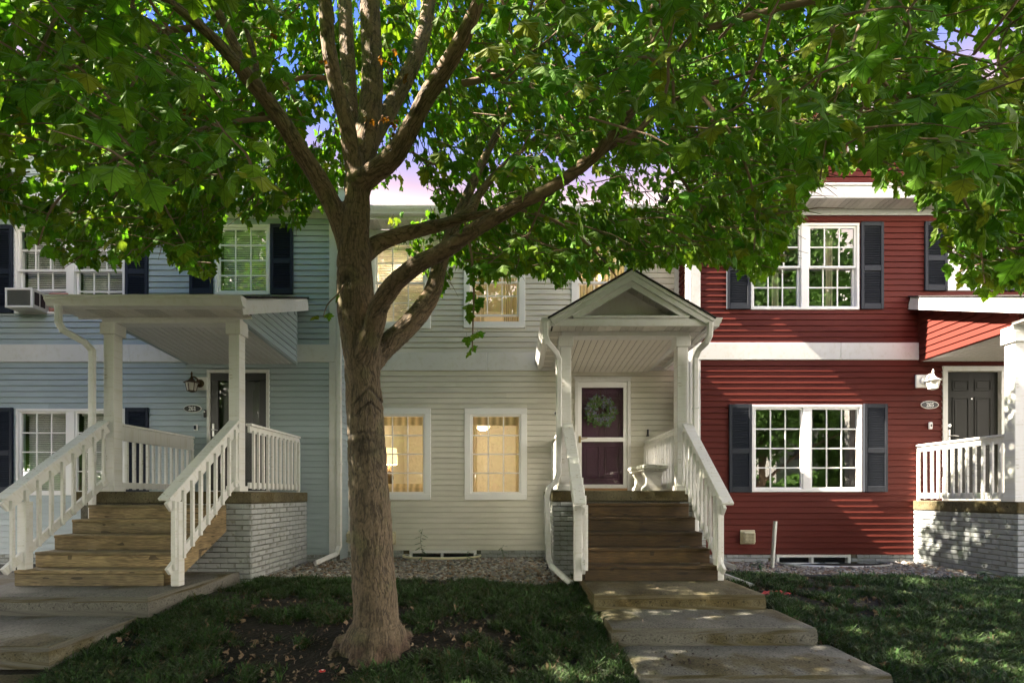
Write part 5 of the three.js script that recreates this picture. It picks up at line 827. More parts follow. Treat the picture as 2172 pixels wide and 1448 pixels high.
// --- foliage
const half = [[0, 0], [0.06, -0.035], [0.20, -0.075], [0.33, -0.02], [0.36, 0.09], [0.45, 0.13], [0.60, 0.31], [0.49, 0.33], [0.44, 0.42], [0.33, 0.43], [0.21, 0.52], [0.27, 0.58], [0.25, 0.70], [0.15, 0.74], [0.12, 0.85], [0, 1]];
function leafGeo(curl, fold, stem = 0.45, detail = true) { // blade in the xy plane, stem at the origin, tip towards -y after a petiole of length 'stem'
  const h = detail ? half : half.filter((_, i) => ![1, 5, 7, 11, 13].includes(i)), bend = (x, y) => { const yy = y + stem; return [x, -yy, -fold * Math.abs(x) * (1 - 0.25 * y) - curl * y * y + 0.05 * Math.sin(x * 9 + y * 5)]; }, uvOf = (x, y) => [0.5 + x / 1.3, (y + 0.08) / 1.12], list = [], uv = [];
  const add = (a, b, c) => { for (const p of [a, b, c]) { list.push(...bend(...p)); uv.push(...uvOf(...p)); } };
  for (const s of [1, -1]) { const m = [0, 0.42]; for (let i = 0; i < h.length - 1; i++) { const a = [h[i][0] * s, h[i][1]], b = [h[i + 1][0] * s, h[i + 1][1]], c0 = [0, clamp(h[i][1] * 0.8, 0, 0.9)], c1 = [0, clamp(h[i + 1][1] * 0.8, 0, 0.9)]; if (s > 0) { add(c0, a, b); add(c0, b, c1); } else { add(c0, b, a); add(c0, c1, b); } } }
  const w = 0.011; for (const [x0, z0, x1, z1] of [[-w, 0, w, 0], [0, -w, 0, w]]) for (const t of [[[x0, 0, z0], [x1, 0, z1], [x1, -stem - 0.02, z1]], [[x0, 0, z0], [x1, -stem - 0.02, z1], [x0, -stem - 0.02, z0]]]) for (const p of t) { list.push(...p); uv.push(0.5, 0.5); }
  const g = new THREE.BufferGeometry(); g.setAttribute('position', new THREE.Float32BufferAttribute(list, 3)); g.setAttribute('uv', new THREE.Float32BufferAttribute(uv, 2)); g.computeVertexNormals(); return g;
}
const leafGeos = [leafGeo(0.10, 0.22), leafGeo(0.22, 0.10), leafGeo(0.02, 0.34), leafGeo(0.30, 0.26)];
const leafMat = mat({ color: [1, 1, 1], map: T.leaf, rough: 0.62, transmission: 0.55, thickness: 0, ior: 1.4, ...side });
leafMat.roughness = 0.85; leafMat.specularIntensity = 0.35;
// underside of the crown: how far down the foliage reaches, by direction from where one stands
const underside = [[-700, 470], [0, 470], [70, 480], [120, 540], [180, 575], [260, 560], [330, 520], [380, 560], [410, 590], [445, 598], [470, 465], [560, 458], [640, 468], [700, 440], [735, 380], [800, 430], [850, 520], [930, 640], [960, 560], [1000, 600], [1040, 590], [1100, 585], [1180, 600], [1260, 575], [1300, 560], [1345, 550], [1380, 560], [1450, 555], [1530, 560], [1600, 600], [1650, 560], [1700, 440], [1740, 370], [1800, 345], [1850, 365], [1900, 430], [1930, 395], [1975, 440], [2010, 580], [2060, 620], [2110, 640], [2172, 620], [2900, 560]];
const nearSide = [[-700, 380], [0, 400], [300, 400], [470, 390], [560, 400], [640, 380], [690, 150], [1000, 60], [1080, 260], [1300, 330], [1500, 380], [1650, 360], [1760, 330], [1850, 350], [1950, 400], [2050, 480], [2172, 560], [2900, 520]];
const limbList = []; for (const [n, pts] of Object.entries(limbs)) for (let i = 1; i < pts.length; i++) limbList.push([...pts[i - 1], ...pts[i]]);
const onLimb = (u, v, d) => { for (const [a, b, d0, r0, c, e, d1, r1] of limbList) { const dx = c - a, dy = e - b, t = clamp(((u - a) * dx + (v - b) * dy) / (dx * dx + dy * dy)), q = Math.hypot(u - a - dx * t, v - b - dy * t), r = r0 + (r1 - r0) * t, dl = d0 + (d1 - d0) * t; if (q < r + 16 && d < dl + 0.05 && r > 7) return true; } return false; };
const leaves = []; // [matrix, colour, apparent size, kind]
const upV = V(0, 1, 0), tint = (k) => k < 0.06 ? [0.30, 0.36, 0.022] : [rr(0.125, 0.205), rr(0.29, 0.39), rr(0.010, 0.024)];
function leafAt(p, out, size, kindly = 0) {
  const d = DZ - p.z, a = rr(-0.9, 0.9), tip = V(out.x * rr(0.1, 0.7) + rr(-0.35, 0.35), -rr(0.45, 1.0), out.z * rr(0.1, 0.7) + rr(-0.35, 0.35)).normalize();
  const face = V(out.x * 0.7 + rr(-0.55, 0.55), rr(0.0, 0.8), out.z * 0.6 + 0.45 + rr(-0.5, 0.5)); const yy = tip.clone().negate(), xx = yy.clone().cross(face).normalize(), zz = xx.clone().cross(yy);
  const m = new THREE.Matrix4().makeBasis(xx.multiplyScalar(size), yy.multiplyScalar(size), zz.multiplyScalar(size)); m.setPosition(p);
  const c = kindly ? [0.30, 0.12, 0.012] : tint(rnd()); const k = rr(0.75, 1.25); leaves.push([m, c.map((q) => q * k), d > 0.3 ? size / d : 0, Math.floor(rnd() * 4), p]);
}
const twigMats = []; const twigGeo = tubePath([V(0, 0, 0), V(0.02, 0, 0.35), V(-0.01, -0.03, 0.7), V(0, -0.09, 1)], [0.011, 0.009, 0.006, 0.003], 5, 1);
function spray(c, out, L, n, keep) { // a twig with opposite leaves
  const dir = V(out.x + rr(-0.5, 0.5), rr(-0.55, 0.25), out.z + rr(-0.5, 0.5)).normalize(), side_ = dir.clone().cross(upV).normalize();
  let any = 0; for (let i = 0; i < n; i++) { const t = (i + 0.5) / n, p = c.clone().addScaledVector(dir, L * t).addScaledVector(side_, (i % 2 ? 1 : -1) * rr(0.01, 0.05)); p.y -= 0.09 * L * t * t + rr(0, 0.02); if (keep && !keep(p)) continue; any++; leafAt(p, out.clone().addScaledVector(side_, (i % 2 ? 0.8 : -0.8)), rr(0.064, 0.126)); }
  if (any > 2) { const z = dir.clone(), x = upV.clone().cross(z).normalize(), y = z.clone().cross(x); twigMats.push(new THREE.Matrix4().makeBasis(x.multiplyScalar(0.6), y.multiplyScalar(L), z.multiplyScalar(L)).setPosition(c)); }
}
reseed(2024);
const CC = V(-1.1, 4.5, 4.2), CR = V(5.6, 3.8, 4.3);
const ok = (p) => {
  const d = DZ - p.z; if (d < 0.25) return p.y > 3.0; if (d < 1.45 && p.y < 1.05 + 1.15 * d) return false;
  if (p.z < 0.55 || (p.z < 0.9 && p.y > 5.6)) return false;
  const u = 1095 + p.x / d * 1000, v = 1050 - (p.y - EYE) / d * 1000; if (v < -60 || u < -150 || u > 2330) return v < lerpTable(underside, clamp(u, -700, 2900)) - 30 || v < -60;
  const wob = 26 * noise(u * 0.02, v * 0.02, 4) + 14 * noise(u * 0.06, 2, 8), far = smooth(2.1, 3.2, d), lim = lerpTable(underside, u) * far + lerpTable(nearSide, u) * (1 - far); if (v > lim - 14 + wob) return false;
  if (u > 1960 && u < 2110 && v > 40 && v < 112 && rnd() < 0.93) return false; // the open patch of blue at the upper right
  if (u > 770 && u < 905 && v > 330 && v < 455 && rnd() < 0.72) return false; if (u > 1320 && u < 1450 && v > 330 && v < 425 && rnd() < 0.6) return false;
  if (onLimb(u, v, d) && rnd() < 0.955) return false;
  if (u > 650 && u < 900 && v > 380 && d < 4.0) return false;
  return true;
};
let tries = 0, made = 0;
while (made < 7400 && tries++ < 90000) {
  const q = V(rr(-1, 1), rr(-1, 1), rr(-1, 1)), R = q.length(); if (R > 1 || rnd() > 0.25 + 0.75 * R * R) continue;
  const c = V(CC.x + q.x * CR.x, CC.y + q.y * CR.y, CC.z + q.z * CR.z); const d = DZ - c.z; if (d < -2.2) continue;
  const clump = noise(c.x * 0.9, c.y * 0.9, c.z * 0.9) + 0.5 * noise(c.x * 2.2, c.y * 2.2, c.z * 2.2); if (clump < -0.22 + 0.1 * rnd()) continue; if (!ok(c)) continue;
  const u = d > 0.3 ? 1095 + c.x / d * 1000 : 9999, v = d > 0.3 ? 1050 - (c.y - EYE) / d * 1000 : -9999, seen = u > -120 && u < 2290 && v > -120; if (!seen && rnd() < (c.y > 5.2 ? 0.40 : 0.68)) continue;
  if (c.y > 6.9 && rnd() < 0.3) continue;
  const out = V(c.x + 1.25, 0, c.z - 3.9).normalize(); if (d < 2.2 && seen) out.set(rr(-0.5, 0.5), 0, 1).normalize(); spray(c, out, rr(0.22, 0.5), 6 + Math.floor(rnd() * 6), ok); made++;
}
// leaves along the drawn branches, hanging ends included
for (const [a, b] of tips) { const L = a.distanceTo(b), n = Math.round(L * 26); for (let i = 0; i < n; i++) { const p = a.clone().lerp(b, rnd()); const d = DZ - p.z, u = 1095 + p.x / d * 1000, v = 1050 - (p.y - EYE) / d * 1000; if (onLimb(u, v, d) && rnd() < 0.9) continue; if (v < 230 && rnd() < 0.35) continue; leafAt(p.add(V(rr(-0.05, 0.05), rr(-0.03, 0.03), rr(-0.06, 0.06))), V(rr(-0.6, 0.6), 0, rr(0.2, 1)).normalize(), rr(0.055, 0.10)); } }
for (const [u, v, d] of [[815, 100, 4.15], [812, 120, 4.15], [836, 100, 4.3], [820, 140, 4.15], [858, 155, 4.4], [856, 165, 4.4], [783, 250, 4.2], [805, 245, 4.2], [826, 255, 4.2], [832, 262, 4.2], [838, 282, 4.1], [834, 296, 4.1], [688, 130, 3.85], [577, 70, 3.6], [575, 85, 3.6], [578, 50, 3.6], [400, 225, 3.4], [392, 250, 3.4], [440, 240, 3.4]]) for (let k = 0; k < 3; k++) leafAt(P3(u + rr(-7, 7), v + rr(-12, 8), d - 0.05), V(rr(-1, 1), 0, rr(0, 1)), rr(0.03, 0.05), 1);
{ // the 300 leaves that show largest are parts of their own, the rest of the crown is one mass
  const order = leaves.map((l, i) => [l, i]).filter(([l]) => { const d = DZ - l[4].z; if (d < 0.5) return false; const u = 1095 + l[4].x / d * 1000, v = 1050 - (l[4].y - EYE) / d * 1000; return u > 10 && u < 2160 && v > 5; }).sort((a, b) => b[0][2] - a[0][2]).slice(0, 300), big = new Set(order.map((o) => o[1]));
  const greens = []; for (let k = 0; k < 8; k++) { const m = leafMat.clone(); reseed(900 + k); m.color.setRGB(...tint(k === 0 ? 0 : 1)); greens.push(m); }
  for (const [l, i] of order) { const o = new THREE.Mesh(leafGeos[l[3]], greens[i % 8]); o.name = 'leaf'; l[0].decompose(o.position, o.quaternion, o.scale); o.position.sub(maple.wo); maple.add(o); }
  for (let k = 0; k < 4; k++) { const part = leaves.filter((l, i) => !big.has(i) && l[3] === k), im = new THREE.InstancedMesh(leafGeos[k], leafMat, part.length), c = new THREE.Color(); im.name = 'foliage'; im.userData = { kind: 'stuff' };
    part.forEach((l, n) => { l[0].elements[12] -= maple.wo.x; l[0].elements[13] -= maple.wo.y; l[0].elements[14] -= maple.wo.z; im.setMatrixAt(n, l[0]); im.setColorAt(n, c.setRGB(...l[1])); }); maple.add(im); }
  const tw = new THREE.InstancedMesh(twigGeo, bark, twigMats.length); tw.name = 'twigs'; tw.userData = { kind: 'stuff' }; twigMats.forEach((m, n) => { m.elements[12] -= maple.wo.x; m.elements[13] -= maple.wo.y; m.elements[14] -= maple.wo.z; tw.setMatrixAt(n, m); }); maple.add(tw);
  console.log('leaves', leaves.length, 'sprays', made);
}
// ---------------------------------------------------------------- trees and a house across the street and along the row: outside the frame, mirrored in the panes and shading the lawn
const farLeaf = mat({ color: [1, 1, 1], rough: 0.85, transmission: 0.4, thickness: 0, ior: 1.4, ...side });
const clusterGeo = (() => { const g = []; reseed(31); for (let i = 0; i < 14; i++) { const q = leafGeos[i % 4].clone(); q.scale(0.19, 0.19, 0.19); q.rotateX(rr(-0.9, 0.9)); q.rotateY(rr(0, 6.28)); q.translate(rr(-0.26, 0.26), rr(-0.2, 0.3), rr(-0.26, 0.26)); g.push(q); } return mergeGeometries(g); })();
function streetTree(label, x, z, H, R, n, seed, group) {
  reseed(seed); const y0 = groundY(x, z), t = thing('street_tree', label, 'tree', [x, y0, z]); const trunk = [tubePath([V(0, -0.1, 0), V(0.04, 1.2, 0), V(-0.03, 2.6, 0.04), V(0.02, H * 0.75, 0)], [0.24, 0.18, 0.15, 0.05], 12, 4)];
  for (let k = 0; k < 9; k++) { const a = k * 2.4, h = rr(1.9, H * 0.5); trunk.push(tubePath([V(0, h, 0), V(Math.cos(a) * R * 0.4, h + R * 0.35, Math.sin(a) * R * 0.4), V(Math.cos(a) * R * 0.8, h + R * 0.55, Math.sin(a) * R * 0.8)], [0.09, 0.05, 0.015], 7, 4)); }
  put(t, 'trunk', merged(trunk), bark, x, y0, z); const im = new THREE.InstancedMesh(clusterGeo, farLeaf, n), c = new THREE.Color(), m = new THREE.Matrix4(); im.name = 'crown'; im.userData = { kind: 'stuff' };
  for (let i = 0; i < n;) { const p = V(rr(-1, 1), rr(-1, 1), rr(-1, 1)), L = p.length(); if (L > 1 || L < 0.25) continue; const s = rr(0.7, 1.4), q = V(p.x * R, H * 0.62 + p.y * H * 0.40, p.z * R); if (noise(q.x * 0.8 + seed, q.y * 0.8, q.z * 0.8) < -0.2) continue; m.makeRotationY(rr(0, 6.28)).scale(V(s, s, s)).setPosition(q); im.setMatrixAt(i, m); const k = rr(0.7, 1.3); im.setColorAt(i, c.setRGB(0.11 * k, 0.26 * k, 0.025 * k)); i++; }
  t.add(im); return t;
}
structure('road', new THREE.PlaneGeometry(240, 6.5).rotateX(-Math.PI / 2), mat({ color: [0.16, 0.16, 0.155], map: T.concrete, rough: 0.95 }), 0, -0.60, 23); structure('pavement', cbox(240, 0.12, 2.2, 0.02), mat({ color: [0.62, 0.61, 0.58], map: T.concrete, rough: 0.9 }), 0, -0.60, 11.6); structure('pavement', cbox(240, 0.12, 2.2, 0.02), mat({ color: [0.62, 0.61, 0.58], map: T.concrete, rough: 0.9 }), 0, -0.60, 27.6);
streetTree('leafy street tree left of the blue house, out of frame', -13.2, 3.4, 11, 4.4, 3800, 5);
for (const [l, x, z, H, R, n, sd] of [['bushy tree across the lawn, mirrored in the red ground floor window', 12.0, 14.8, 15, 3.9, 2200, 6], ['tall tree across the lawn, mirrored in the middle windows', -1.2, 17, 10, 3.4, 1500, 7], ['tree across the lawn, mirrored in the left lit window', -7.2, 17.5, 9.5, 3.2, 1300, 8], ['tall tree across the lawn, mirrored in the blue upper window', -13.6, 15.5, 15, 3.9, 1500, 9], ['tree across the lawn, mirrored in the windows at far left', -22.5, 16, 11, 3.8, 1400, 10], ['low tree beside the grey house across the lawn', 17.8, 15.5, 6, 2.4, 900, 11], ['slim tree across the lawn, mirrored in the purple door', 4.8, 17, 9.5, 2.4, 1200, 12]]) streetTree(l, x, z, H, R, n, sd);
{ const t = thing('hedge', 'long green hedge across the lawn', 'hedge', [-2, -0.6, 19.5]), n = 7000, im = new THREE.InstancedMesh(clusterGeo, farLeaf, n), c = new THREE.Color(); im.name = 'foliage'; im.userData = { kind: 'stuff' }; reseed(88); for (let i = 0; i < n; i++) { const x = rr(-42, 22), s = rr(0.8, 1.4), k = rr(0.6, 1.3); im.setMatrixAt(i, new THREE.Matrix4().makeRotationY(rr(0, 6.28)).scale(V(s, s, s)).setPosition(x, Math.pow(rnd(), 0.7) * (2.6 + 0.7 * noise(x * 0.5, 1, 1)), rr(-0.7, 0.7))); im.setColorAt(i, c.setRGB(0.11 * k, 0.26 * k, 0.025 * k)); } t.add(im);
  const st = []; for (let i = 0; i < 53; i++) { const x = -42 + i * 1.2; st.push(tubePath([V(x, 0, 0), V(x + 0.1, 0.8, 0.1), V(x - 0.1, 1.9, 0)], [0.05, 0.035, 0.015], 6, 2)); } put(t, 'stems', merged(st), bark, -2, -0.6, 19.5); }
{ const x0 = 15.5, x1 = 25, z = 20, t = thing('far_house', 'grey house across the street with a shingled roof', 'house', [20, -0.6, z]); span(t, 'wall', mat({ color: [0.42, 0.42, 0.40], map: T.siding, rough: 0.7 }), x0, x1, -0.6, 5.2, z, z + 7, 0.01); beam(t, 'roof', M.shingle, V(20.25, 5.0, z - 0.5), V(20.25, 7.8, z + 3.6), 10.4, 0.12, 0.01); beam(t, 'roof', M.shingle, V(20.25, 7.8, z + 3.6), V(20.25, 5.0, z + 7.5), 10.4, 0.12, 0.01); for (const x of [16.6, 19.2, 21.8]) for (const y of [0.6, 3.2]) span(t, 'window', M.black, x, x + 1.2, y, y + 1.4, z - 0.05, z - 0.002, 0.01); span(t, 'door', M.trim, 23.4, 24.4, -0.4, 1.8, z - 0.06, z - 0.002, 0.01); }

// ---------------------------------------------------------------- gravel beds, edging, grass, litter
const bedEdge = [[-6, 6.9], [-3.5, 6.45], [-2.6, 6.35], [-1.5, 6.5], [-0.6, 6.35], [0.1, 6.15], [0.6, 6.0], [0.85, 6.0]], bedEdgeR = [[2.6, 6.9], [3.0, 6.85], [3.6, 6.75], [4.6, 6.6], [5.6, 6.5], [6.6, 6.3], [9, 6.2]];
const inBed = (x, d) => (x < 0.78 ? d > lerpTable(bedEdge, x) + 0.16 * noise(x * 2.3, 4, 4) + 0.05 * noise(x * 9, 2, 2) && x > -3.55 : x > 2.55 ? d > lerpTable(bedEdgeR, x) : false) || (x < -5.6 && d > 6.2);
const inWalk = (x, d) => (x > 0.84 && x < 2.72 && d > 4.2 && d < 6.75) || (x > 0.92 && x < 2.9 && d > 3.5 && d <= 4.3) || (x > 0.98 && x < 3.05 && d <= 3.6) || (x < -3.66 && d < 6.3 && d > 4.7) || (x < -3.76 && d <= 4.8);
const inWell = (x, d) => (((x - X(938, DW)) / 0.68) ** 2 + ((d - DW) / 0.38) ** 2 < 1) || (((x - X(1752, DB)) / 0.92) ** 2 + ((d - DB) / 0.6) ** 2 < 1);
const inPorch = (x, d) => (x > 0.5 && x < 2.76 && d > 6.7) || (x > -5.97 && x < -3.54 && d > 6.3) || (x > 6.76 && d > 6.34);
const instanced = (name, geo, m, list, kind = 'stuff') => { const im = new THREE.InstancedMesh(geo, m, list.length), c = new THREE.Color(); im.name = name; im.userData = { kind, label: undefined }; list.forEach(([q, col], i) => { im.setMatrixAt(i, q); if (col) im.setColorAt(i, c.setRGB(...col)); }); return im; };
const place = (x, y, z, sx, sy, sz, rx, ry, rz) => new THREE.Matrix4().compose(V(x, y, z), new THREE.Quaternion().setFromEuler(new THREE.Euler(rx, ry, rz)), V(sx, sy, sz));
{ reseed(404); const geos = []; for (let k = 0; k < 4; k++) { const g = new THREE.IcosahedronGeometry(1, 2), p = g.attributes.position; for (let i = 0; i < p.count; i++) { const v = V().fromBufferAttribute(p, i), s = 1 + 0.22 * noise(v.x * 1.3 + k * 9, v.y * 1.3, v.z * 1.3) + 0.05 * noise(v.x * 4, v.y * 4 + k, v.z * 4); p.setXYZ(i, v.x * s, v.y * s * 0.66, v.z * s * 0.85); } g.computeVertexNormals(); geos.push(g); }
  const kinds = [[0.30, 0.27, 0.23], [0.36, 0.34, 0.31], [0.24, 0.17, 0.12], [0.42, 0.36, 0.28], [0.20, 0.20, 0.20], [0.30, 0.20, 0.13], [0.48, 0.46, 0.42]], lists = [[], [], [], []];
  for (let i = 0; i < 60000; i++) { const x = rr(-6.4, 8.4), d = rr(5.9, 8.66); if (!inBed(x, d) || inPorch(x, d) || inWalk(x, d) || inWell(x, d) || ((x < -3.07 || x > 2.97) && d > 8.05)) continue; const z = Z(d), r = rr(0.014, 0.034) * (rnd() < 0.1 ? 1.35 : 1), c = kinds[Math.floor(rnd() * 7)], k = rr(0.45, 0.95), edge = 1; if (rnd() < 0.25) continue;
    lists[i % 4].push([place(x, groundY(x, z) + rr(-0.006, 0.028), z, r, r, r, rr(-0.4, 0.4), rr(0, 6.28), rr(-0.4, 0.4)), c.map((q) => q * k)]); }
  const bed = new THREE.Group(); bed.name = 'gravel'; bed.userData = { kind: 'stuff' }; scene.add(bed); lists.forEach((l, k) => bed.add(instanced('gravel_stones', geos[k], mat({ color: [1, 1, 1], rough: 0.75 }), l))); console.log('stones', lists.map((l) => l.length).join());
}
{ // black edging strip between the red house's gravel and the lawn
  const pts = []; for (let x = 2.9; x <= 9; x += 0.3) { const d = lerpTable(bedEdgeR, x) - 0.03; pts.push(V(x, groundY(x, Z(d)) + 0.03, Z(d))); } single('garden_edging', 'black plastic edging along the gravel by the red house', 'edging', tubePath(pts.map((p) => p.clone().sub(pts[0])), [0.022, 0.022], 8, 3), M.black, ...pts[0].toArray());
}
{ // grass: tufts of bent blades
  reseed(808); const tuft = (n, spread, lean) => { const list = []; for (let b = 0; b < n; b++) { const a = rr(0, 6.28), r = rr(0, spread), bx = Math.cos(a) * r, bz = Math.sin(a) * r, dirx = Math.cos(a + rr(-1, 1)), dirz = Math.sin(a + rr(-1, 1)), h = rr(0.5, 1), l = rr(0.2, lean), w = rr(0.028, 0.055), sx = -dirz * w, sz = dirx * w; const p = [[0, 0], [0.5, 0.3], [0.88, 1]].map(([y, k]) => [bx + dirx * l * k, y * h, bz + dirz * l * k]);
      const L = p.map((q, i) => [q[0] - sx * (1 - i * 0.32), q[1], q[2] - sz * (1 - i * 0.32)]), Rr = p.map((q, i) => [q[0] + sx * (1 - i * 0.32), q[1], q[2] + sz * (1 - i * 0.32)]); for (let i = 0; i < 2; i++) list.push(...L[i], ...Rr[i], ...L[i + 1], ...L[i + 1], ...Rr[i], ...Rr[i + 1]); }
    return tri(list, () => [0, 0]); };
  const geos = [tuft(10, 0.3, 0.7), tuft(8, 0.4, 0.9), tuft(12, 0.35, 0.5)], gm = mat({ color: [1, 1, 1], rough: 0.8, transmission: 0.3, thickness: 0, ior: 1.4, ...side }), lists = [[], [], []];
  for (let i = 0; i < 150000; i++) { const d = 1.6 + 5.2 * Math.sqrt(rnd()), x = rr(-1, 1) * Math.min(8, 1.6 * d); if (inWalk(x, d) || inPorch(x, d)) continue; if (inBed(x, d)) continue; const z = Z(d), l = lushness(x, z); if (rnd() > smooth(0.25, 0.9, l)) continue; if (((x + 1.24) / 0.36) ** 2 + ((z - 3.91) / 0.36) ** 2 < 1) continue;
    const s = rr(0.04, 0.105) * (0.6 + 0.6 * l), dry = rnd() < 0.07, k = rr(0.6, 1.3); lists[i % 3].push([place(x, groundY(x, z) - 0.004, z, s * 1.15, s, s * 1.15, 0, rr(0, 6.28), 0), dry ? [0.11 * k, 0.085 * k, 0.035 * k] : [0.025 * k + rr(0, 0.015), 0.074 * k, 0.010 * k]]); }
  for (let i = 0; i < 9000; i++) { const d = 1.8 + 5 * Math.sqrt(rnd()), x = rr(-1, 1) * Math.min(8, 1.6 * d); if (inWalk(x, d) || inPorch(x, d) || inBed(x, d)) continue; const z = Z(d); if (rnd() > smooth(0.3, 0.9, lushness(x, z) + 0.3 * noise(x * 5, z * 5, 7))) continue; if (((x + 1.24) / 0.36) ** 2 + ((z - 3.91) / 0.36) ** 2 < 1) continue; const s = rr(0.09, 0.155), k = rr(0.7, 1.5); lists[i % 3].push([place(x, groundY(x, z) - 0.004, z, s * 0.8, s, s * 0.8, 0, rr(0, 6.28), 0), [0.030 * k, 0.084 * k, 0.012 * k]]); }
  const lawn = new THREE.Group(); lawn.name = 'grass'; lawn.userData = { kind: 'stuff' }; scene.add(lawn); lists.forEach((l, k) => lawn.add(instanced('grass_tufts', geos[k], gm, l))); console.log('tufts', lists.map((l) => l.length).join());
  // fallen leaves, seeds and twigs
  const dead = [leafGeo(0.5, 0.5, 0.2, false), leafGeo(-0.4, 0.6, 0.3, false)], dl = [[], []];
  for (let i = 0; i < 14000; i++) { const d = rr(2.6, 7), x = rr(-1, 1) * Math.min(8, 1.5 * d); if (inPorch(x, d)) continue; const z = Z(d); let y = groundY(x, z) + 0.012; if (inWalk(x, d)) { if (rnd() > 0.035 || x < 0) continue; y = (d > 4.88 ? 0.04 : d > 4.25 ? -0.125 : d > 3.6 ? -0.297 : -0.467) + 0.008; if (d > 5.5) continue; if (Math.abs(d - 4.87) < 0.09 || Math.abs(d - 4.24) < 0.09 || Math.abs(d - 3.59) < 0.09) continue; } const s = rr(0.012, 0.036), k = rr(0.5, 1.5), c = rnd() < 0.5 ? [0.10, 0.065, 0.04] : rnd() < 0.6 ? [0.17, 0.13, 0.09] : [0.06, 0.04, 0.03]; dl[i % 2].push([place(x, y, z, s, s, s, -1.57 + rr(-0.5, 0.5), rr(0, 6.28), rr(-0.4, 0.4)), c.map((q) => q * k)]); }
  for (let i = 0; i < 26; i++) { const x = rr(1.12, 1.75), d = rr(3.72, 4.1); dl[i % 2].push([place(x, -0.288, Z(d), 0.026, 0.026, 0.026, -1.57 + rr(-0.5, 0.5), rr(0, 6.28), 0), [0.04, 0.028, 0.02]]); }
  for (let i = 0; i < 1100; i++) { const d = rr(2.8, 6.6), x = rr(-1, 1) * Math.min(7, 1.5 * d); if (inPorch(x, d) || inWalk(x, d)) continue; const z = Z(d), s = rr(0.035, 0.06), k = rr(0.7, 1.4); dl[i % 2].push([place(x, groundY(x, z) + 0.03, z, s, s, s, -1.57 + rr(-0.6, 0.6), rr(0, 6.28), rr(-0.5, 0.5)), [0.15 * k, 0.105 * k, 0.065 * k]]); }
  const litter = new THREE.Group(); litter.name = 'leaf_litter'; litter.userData = { kind: 'stuff' }; scene.add(litter); dl.forEach((l, k) => litter.add(instanced('dead_leaves', dead[k], mat({ color: [1, 1, 1], rough: 0.9, ...side }), l)));
}
// ---------------------------------------------------------------- wreath, weeds, litter
{ const x = X(1274, 8.72), y = Y(872, 8.72), z = Z(DW) - 0.045, t = thing('door_wreath', 'green and grey twig wreath hanging on the purple door', 'wreath', [x, y, z]); reseed(61);
  put(t, 'ring', new THREE.TorusGeometry(0.20, 0.028, 8, 36), mat({ color: [0.10, 0.07, 0.04], rough: 0.9 }), x, y, z); const tw = [], lf = [], gr = [], small = leafGeo(0.2, 0.3, 0.1, false);
  for (let i = 0; i < 190; i++) { const a = rr(0, 6.283), b = a + rr(-0.25, 1.0), r = rr(0.15, 0.25), p = V(Math.cos(a) * r, Math.sin(a) * r, rr(-0.01, 0.04)), L = rr(0.08, 0.17), dir = V(-Math.sin(b), Math.cos(b), rr(-0.1, 0.25)).addScaledVector(V(Math.cos(a), Math.sin(a), 0), rr(-0.4, 0.8)).normalize(); tw.push(tubePath([p, p.clone().addScaledVector(dir, L * 0.5).add(V(0, 0, 0.01)), p.clone().addScaledVector(dir, L)], [0.0035, 0.003, 0.0015], 4, 1)); for (let k = 0; k < 4; k++) { const q = small.clone(); q.scale(0.035, 0.06, 0.035); q.rotateX(rr(-0.6, 0.6)); q.rotateZ(rr(0, 6.28)); const e = p.clone().addScaledVector(dir, L * rr(0.2, 1)); q.translate(e.x, e.y, e.z + rr(0, 0.012)); (i % 3 ? lf : gr).push(q); } }
  put(t, 'twigs', merged(tw), mat({ color: [0.12, 0.09, 0.06], rough: 0.9 }), x, y, z); put(t, 'leaves', merged(lf), mat({ color: [0.07, 0.13, 0.035], rough: 0.7, ...side }), x, y, z); put(t, 'grey_sprigs', merged(gr), mat({ color: [0.12, 0.13, 0.17], rough: 0.8, ...side }), x, y, z);
  put(t, 'hanger', cbox(0.012, 0.2, 0.004, 0.001), M.bronze, x, y + 0.3, z - 0.012);
}
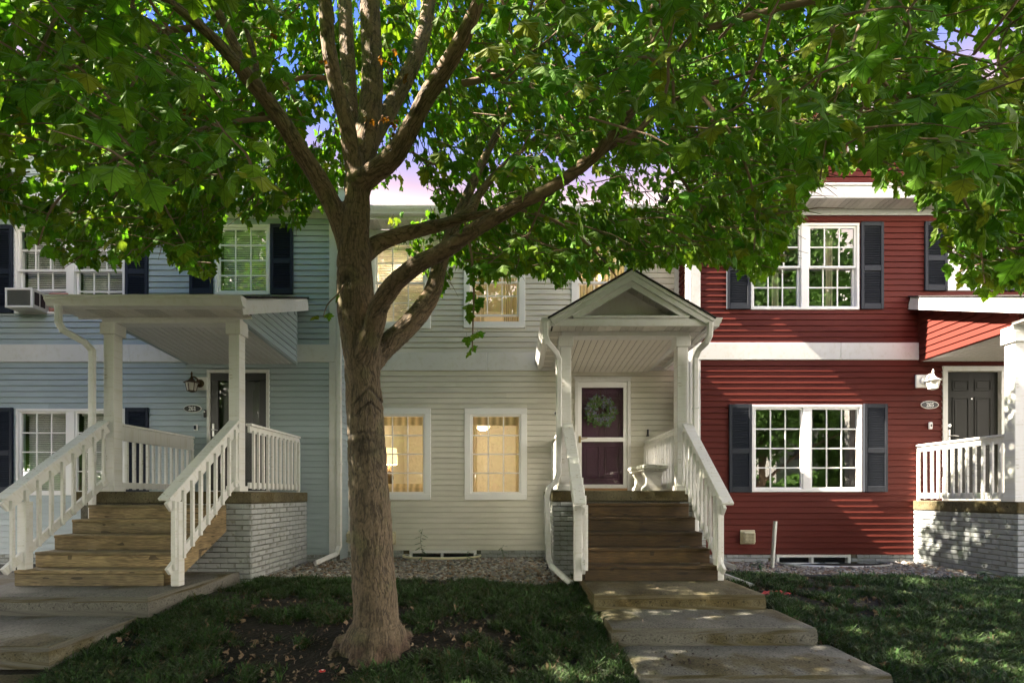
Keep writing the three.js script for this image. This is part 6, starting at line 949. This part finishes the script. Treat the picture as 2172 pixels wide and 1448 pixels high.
function weed(label, pxc, d, H, n, seed) { reseed(seed); const x = X(pxc, d), z = Z(d), y = groundY(x, z), t = thing('weed', label, 'plant', [x, y, z]); put(t, 'stem', tubePath([V(0, 0, 0), V(0.02, H * 0.35, 0.01), V(-0.01, H * 0.7, 0), V(0.03, H, 0.02)], [0.005, 0.004, 0.003, 0.002], 5, 4), mat({ color: [0.06, 0.10, 0.03], rough: 0.8 }), x, y, z);
  const g = new THREE.SphereGeometry(1, 8, 6).scale(0.24, 0.06, 1).translate(0, 0, 0.9), m = mat({ color: [0.045, 0.13, 0.03], rough: 0.7, transmission: 0.3, thickness: 0, ...side }); for (let k = 0; k < n; k++) { const h = H * (0.15 + 0.85 * (k + 0.5) / n), o = put(t, 'leaf', g, m, x + rr(-0.01, 0.02), y + h, z + rr(-0.01, 0.02)); o.rotation.set(rr(0, 0.5), k * 2.4 + rr(-0.3, 0.3), 0, 'YXZ'); const s = rr(0.05, 0.085); o.scale.set(s, s, s); } }
weed('tall leafy weed in gravel before the pale window well', 893, 8.08, 0.60, 14, 3); weed('small weed in gravel right of the pale window well', 990, 8.0, 0.22, 7, 4); weed('thin weed at the foot of the white wall', 1065, 8.5, 0.28, 7, 5); weed('leafy weed in gravel beside the standpipe', 1608, 7.3, 0.16, 12, 6); weed('leafy weed at the gravel edge below grey bricks', 2090, 6.35, 0.16, 12, 7);
{ const g = new THREE.PlaneGeometry(0.30, 0.2, 10, 7), p = g.attributes.position; for (let i = 0; i < p.count; i++) p.setZ(i, 0.05 * noise(p.getX(i) * 11, p.getY(i) * 11, 3) + 0.018 * noise(p.getX(i) * 40, p.getY(i) * 40, 1)); g.rotateX(-Math.PI / 2); g.computeVertexNormals(); const x = X(1645, 5.55), z = Z(5.55); single('paper_scrap', 'crumpled red paper lying on earth beside the path', 'litter', g, mat({ color: [0.42, 0.045, 0.04], rough: 0.7, ...side }), x, groundY(x, z) + 0.03, z, 0.05, 0.5, 0.05);
  const wx = X(683, 3.75), wz = Z(3.75), t = thing('candy_wrapper', 'small red wrapper in the grass left of the trunk', 'litter', [wx, groundY(wx, wz), wz]); put(t, 'body', (() => { const q = new THREE.SphereGeometry(0.022, 12, 8).scale(1.2, 0.5, 0.8), r = q.attributes.position; for (let i = 0; i < r.count; i++) r.setY(i, r.getY(i) + 0.004 * noise(r.getX(i) * 90, r.getZ(i) * 90, 2)); q.computeVertexNormals(); return q; })(), mat({ color: [0.45, 0.02, 0.02], rough: 0.35 }), wx, groundY(wx, wz) + 0.035, wz); put(t, 'print', new THREE.SphereGeometry(0.011, 10, 6).scale(1, 0.4, 0.6), M.plate, wx + 0.004, groundY(wx, wz) + 0.043, wz + 0.004); }
scene.traverse((o) => { if (o.isMesh) { o.castShadow = true; o.receiveShadow = true; } });
renderer.render(scene, camera);
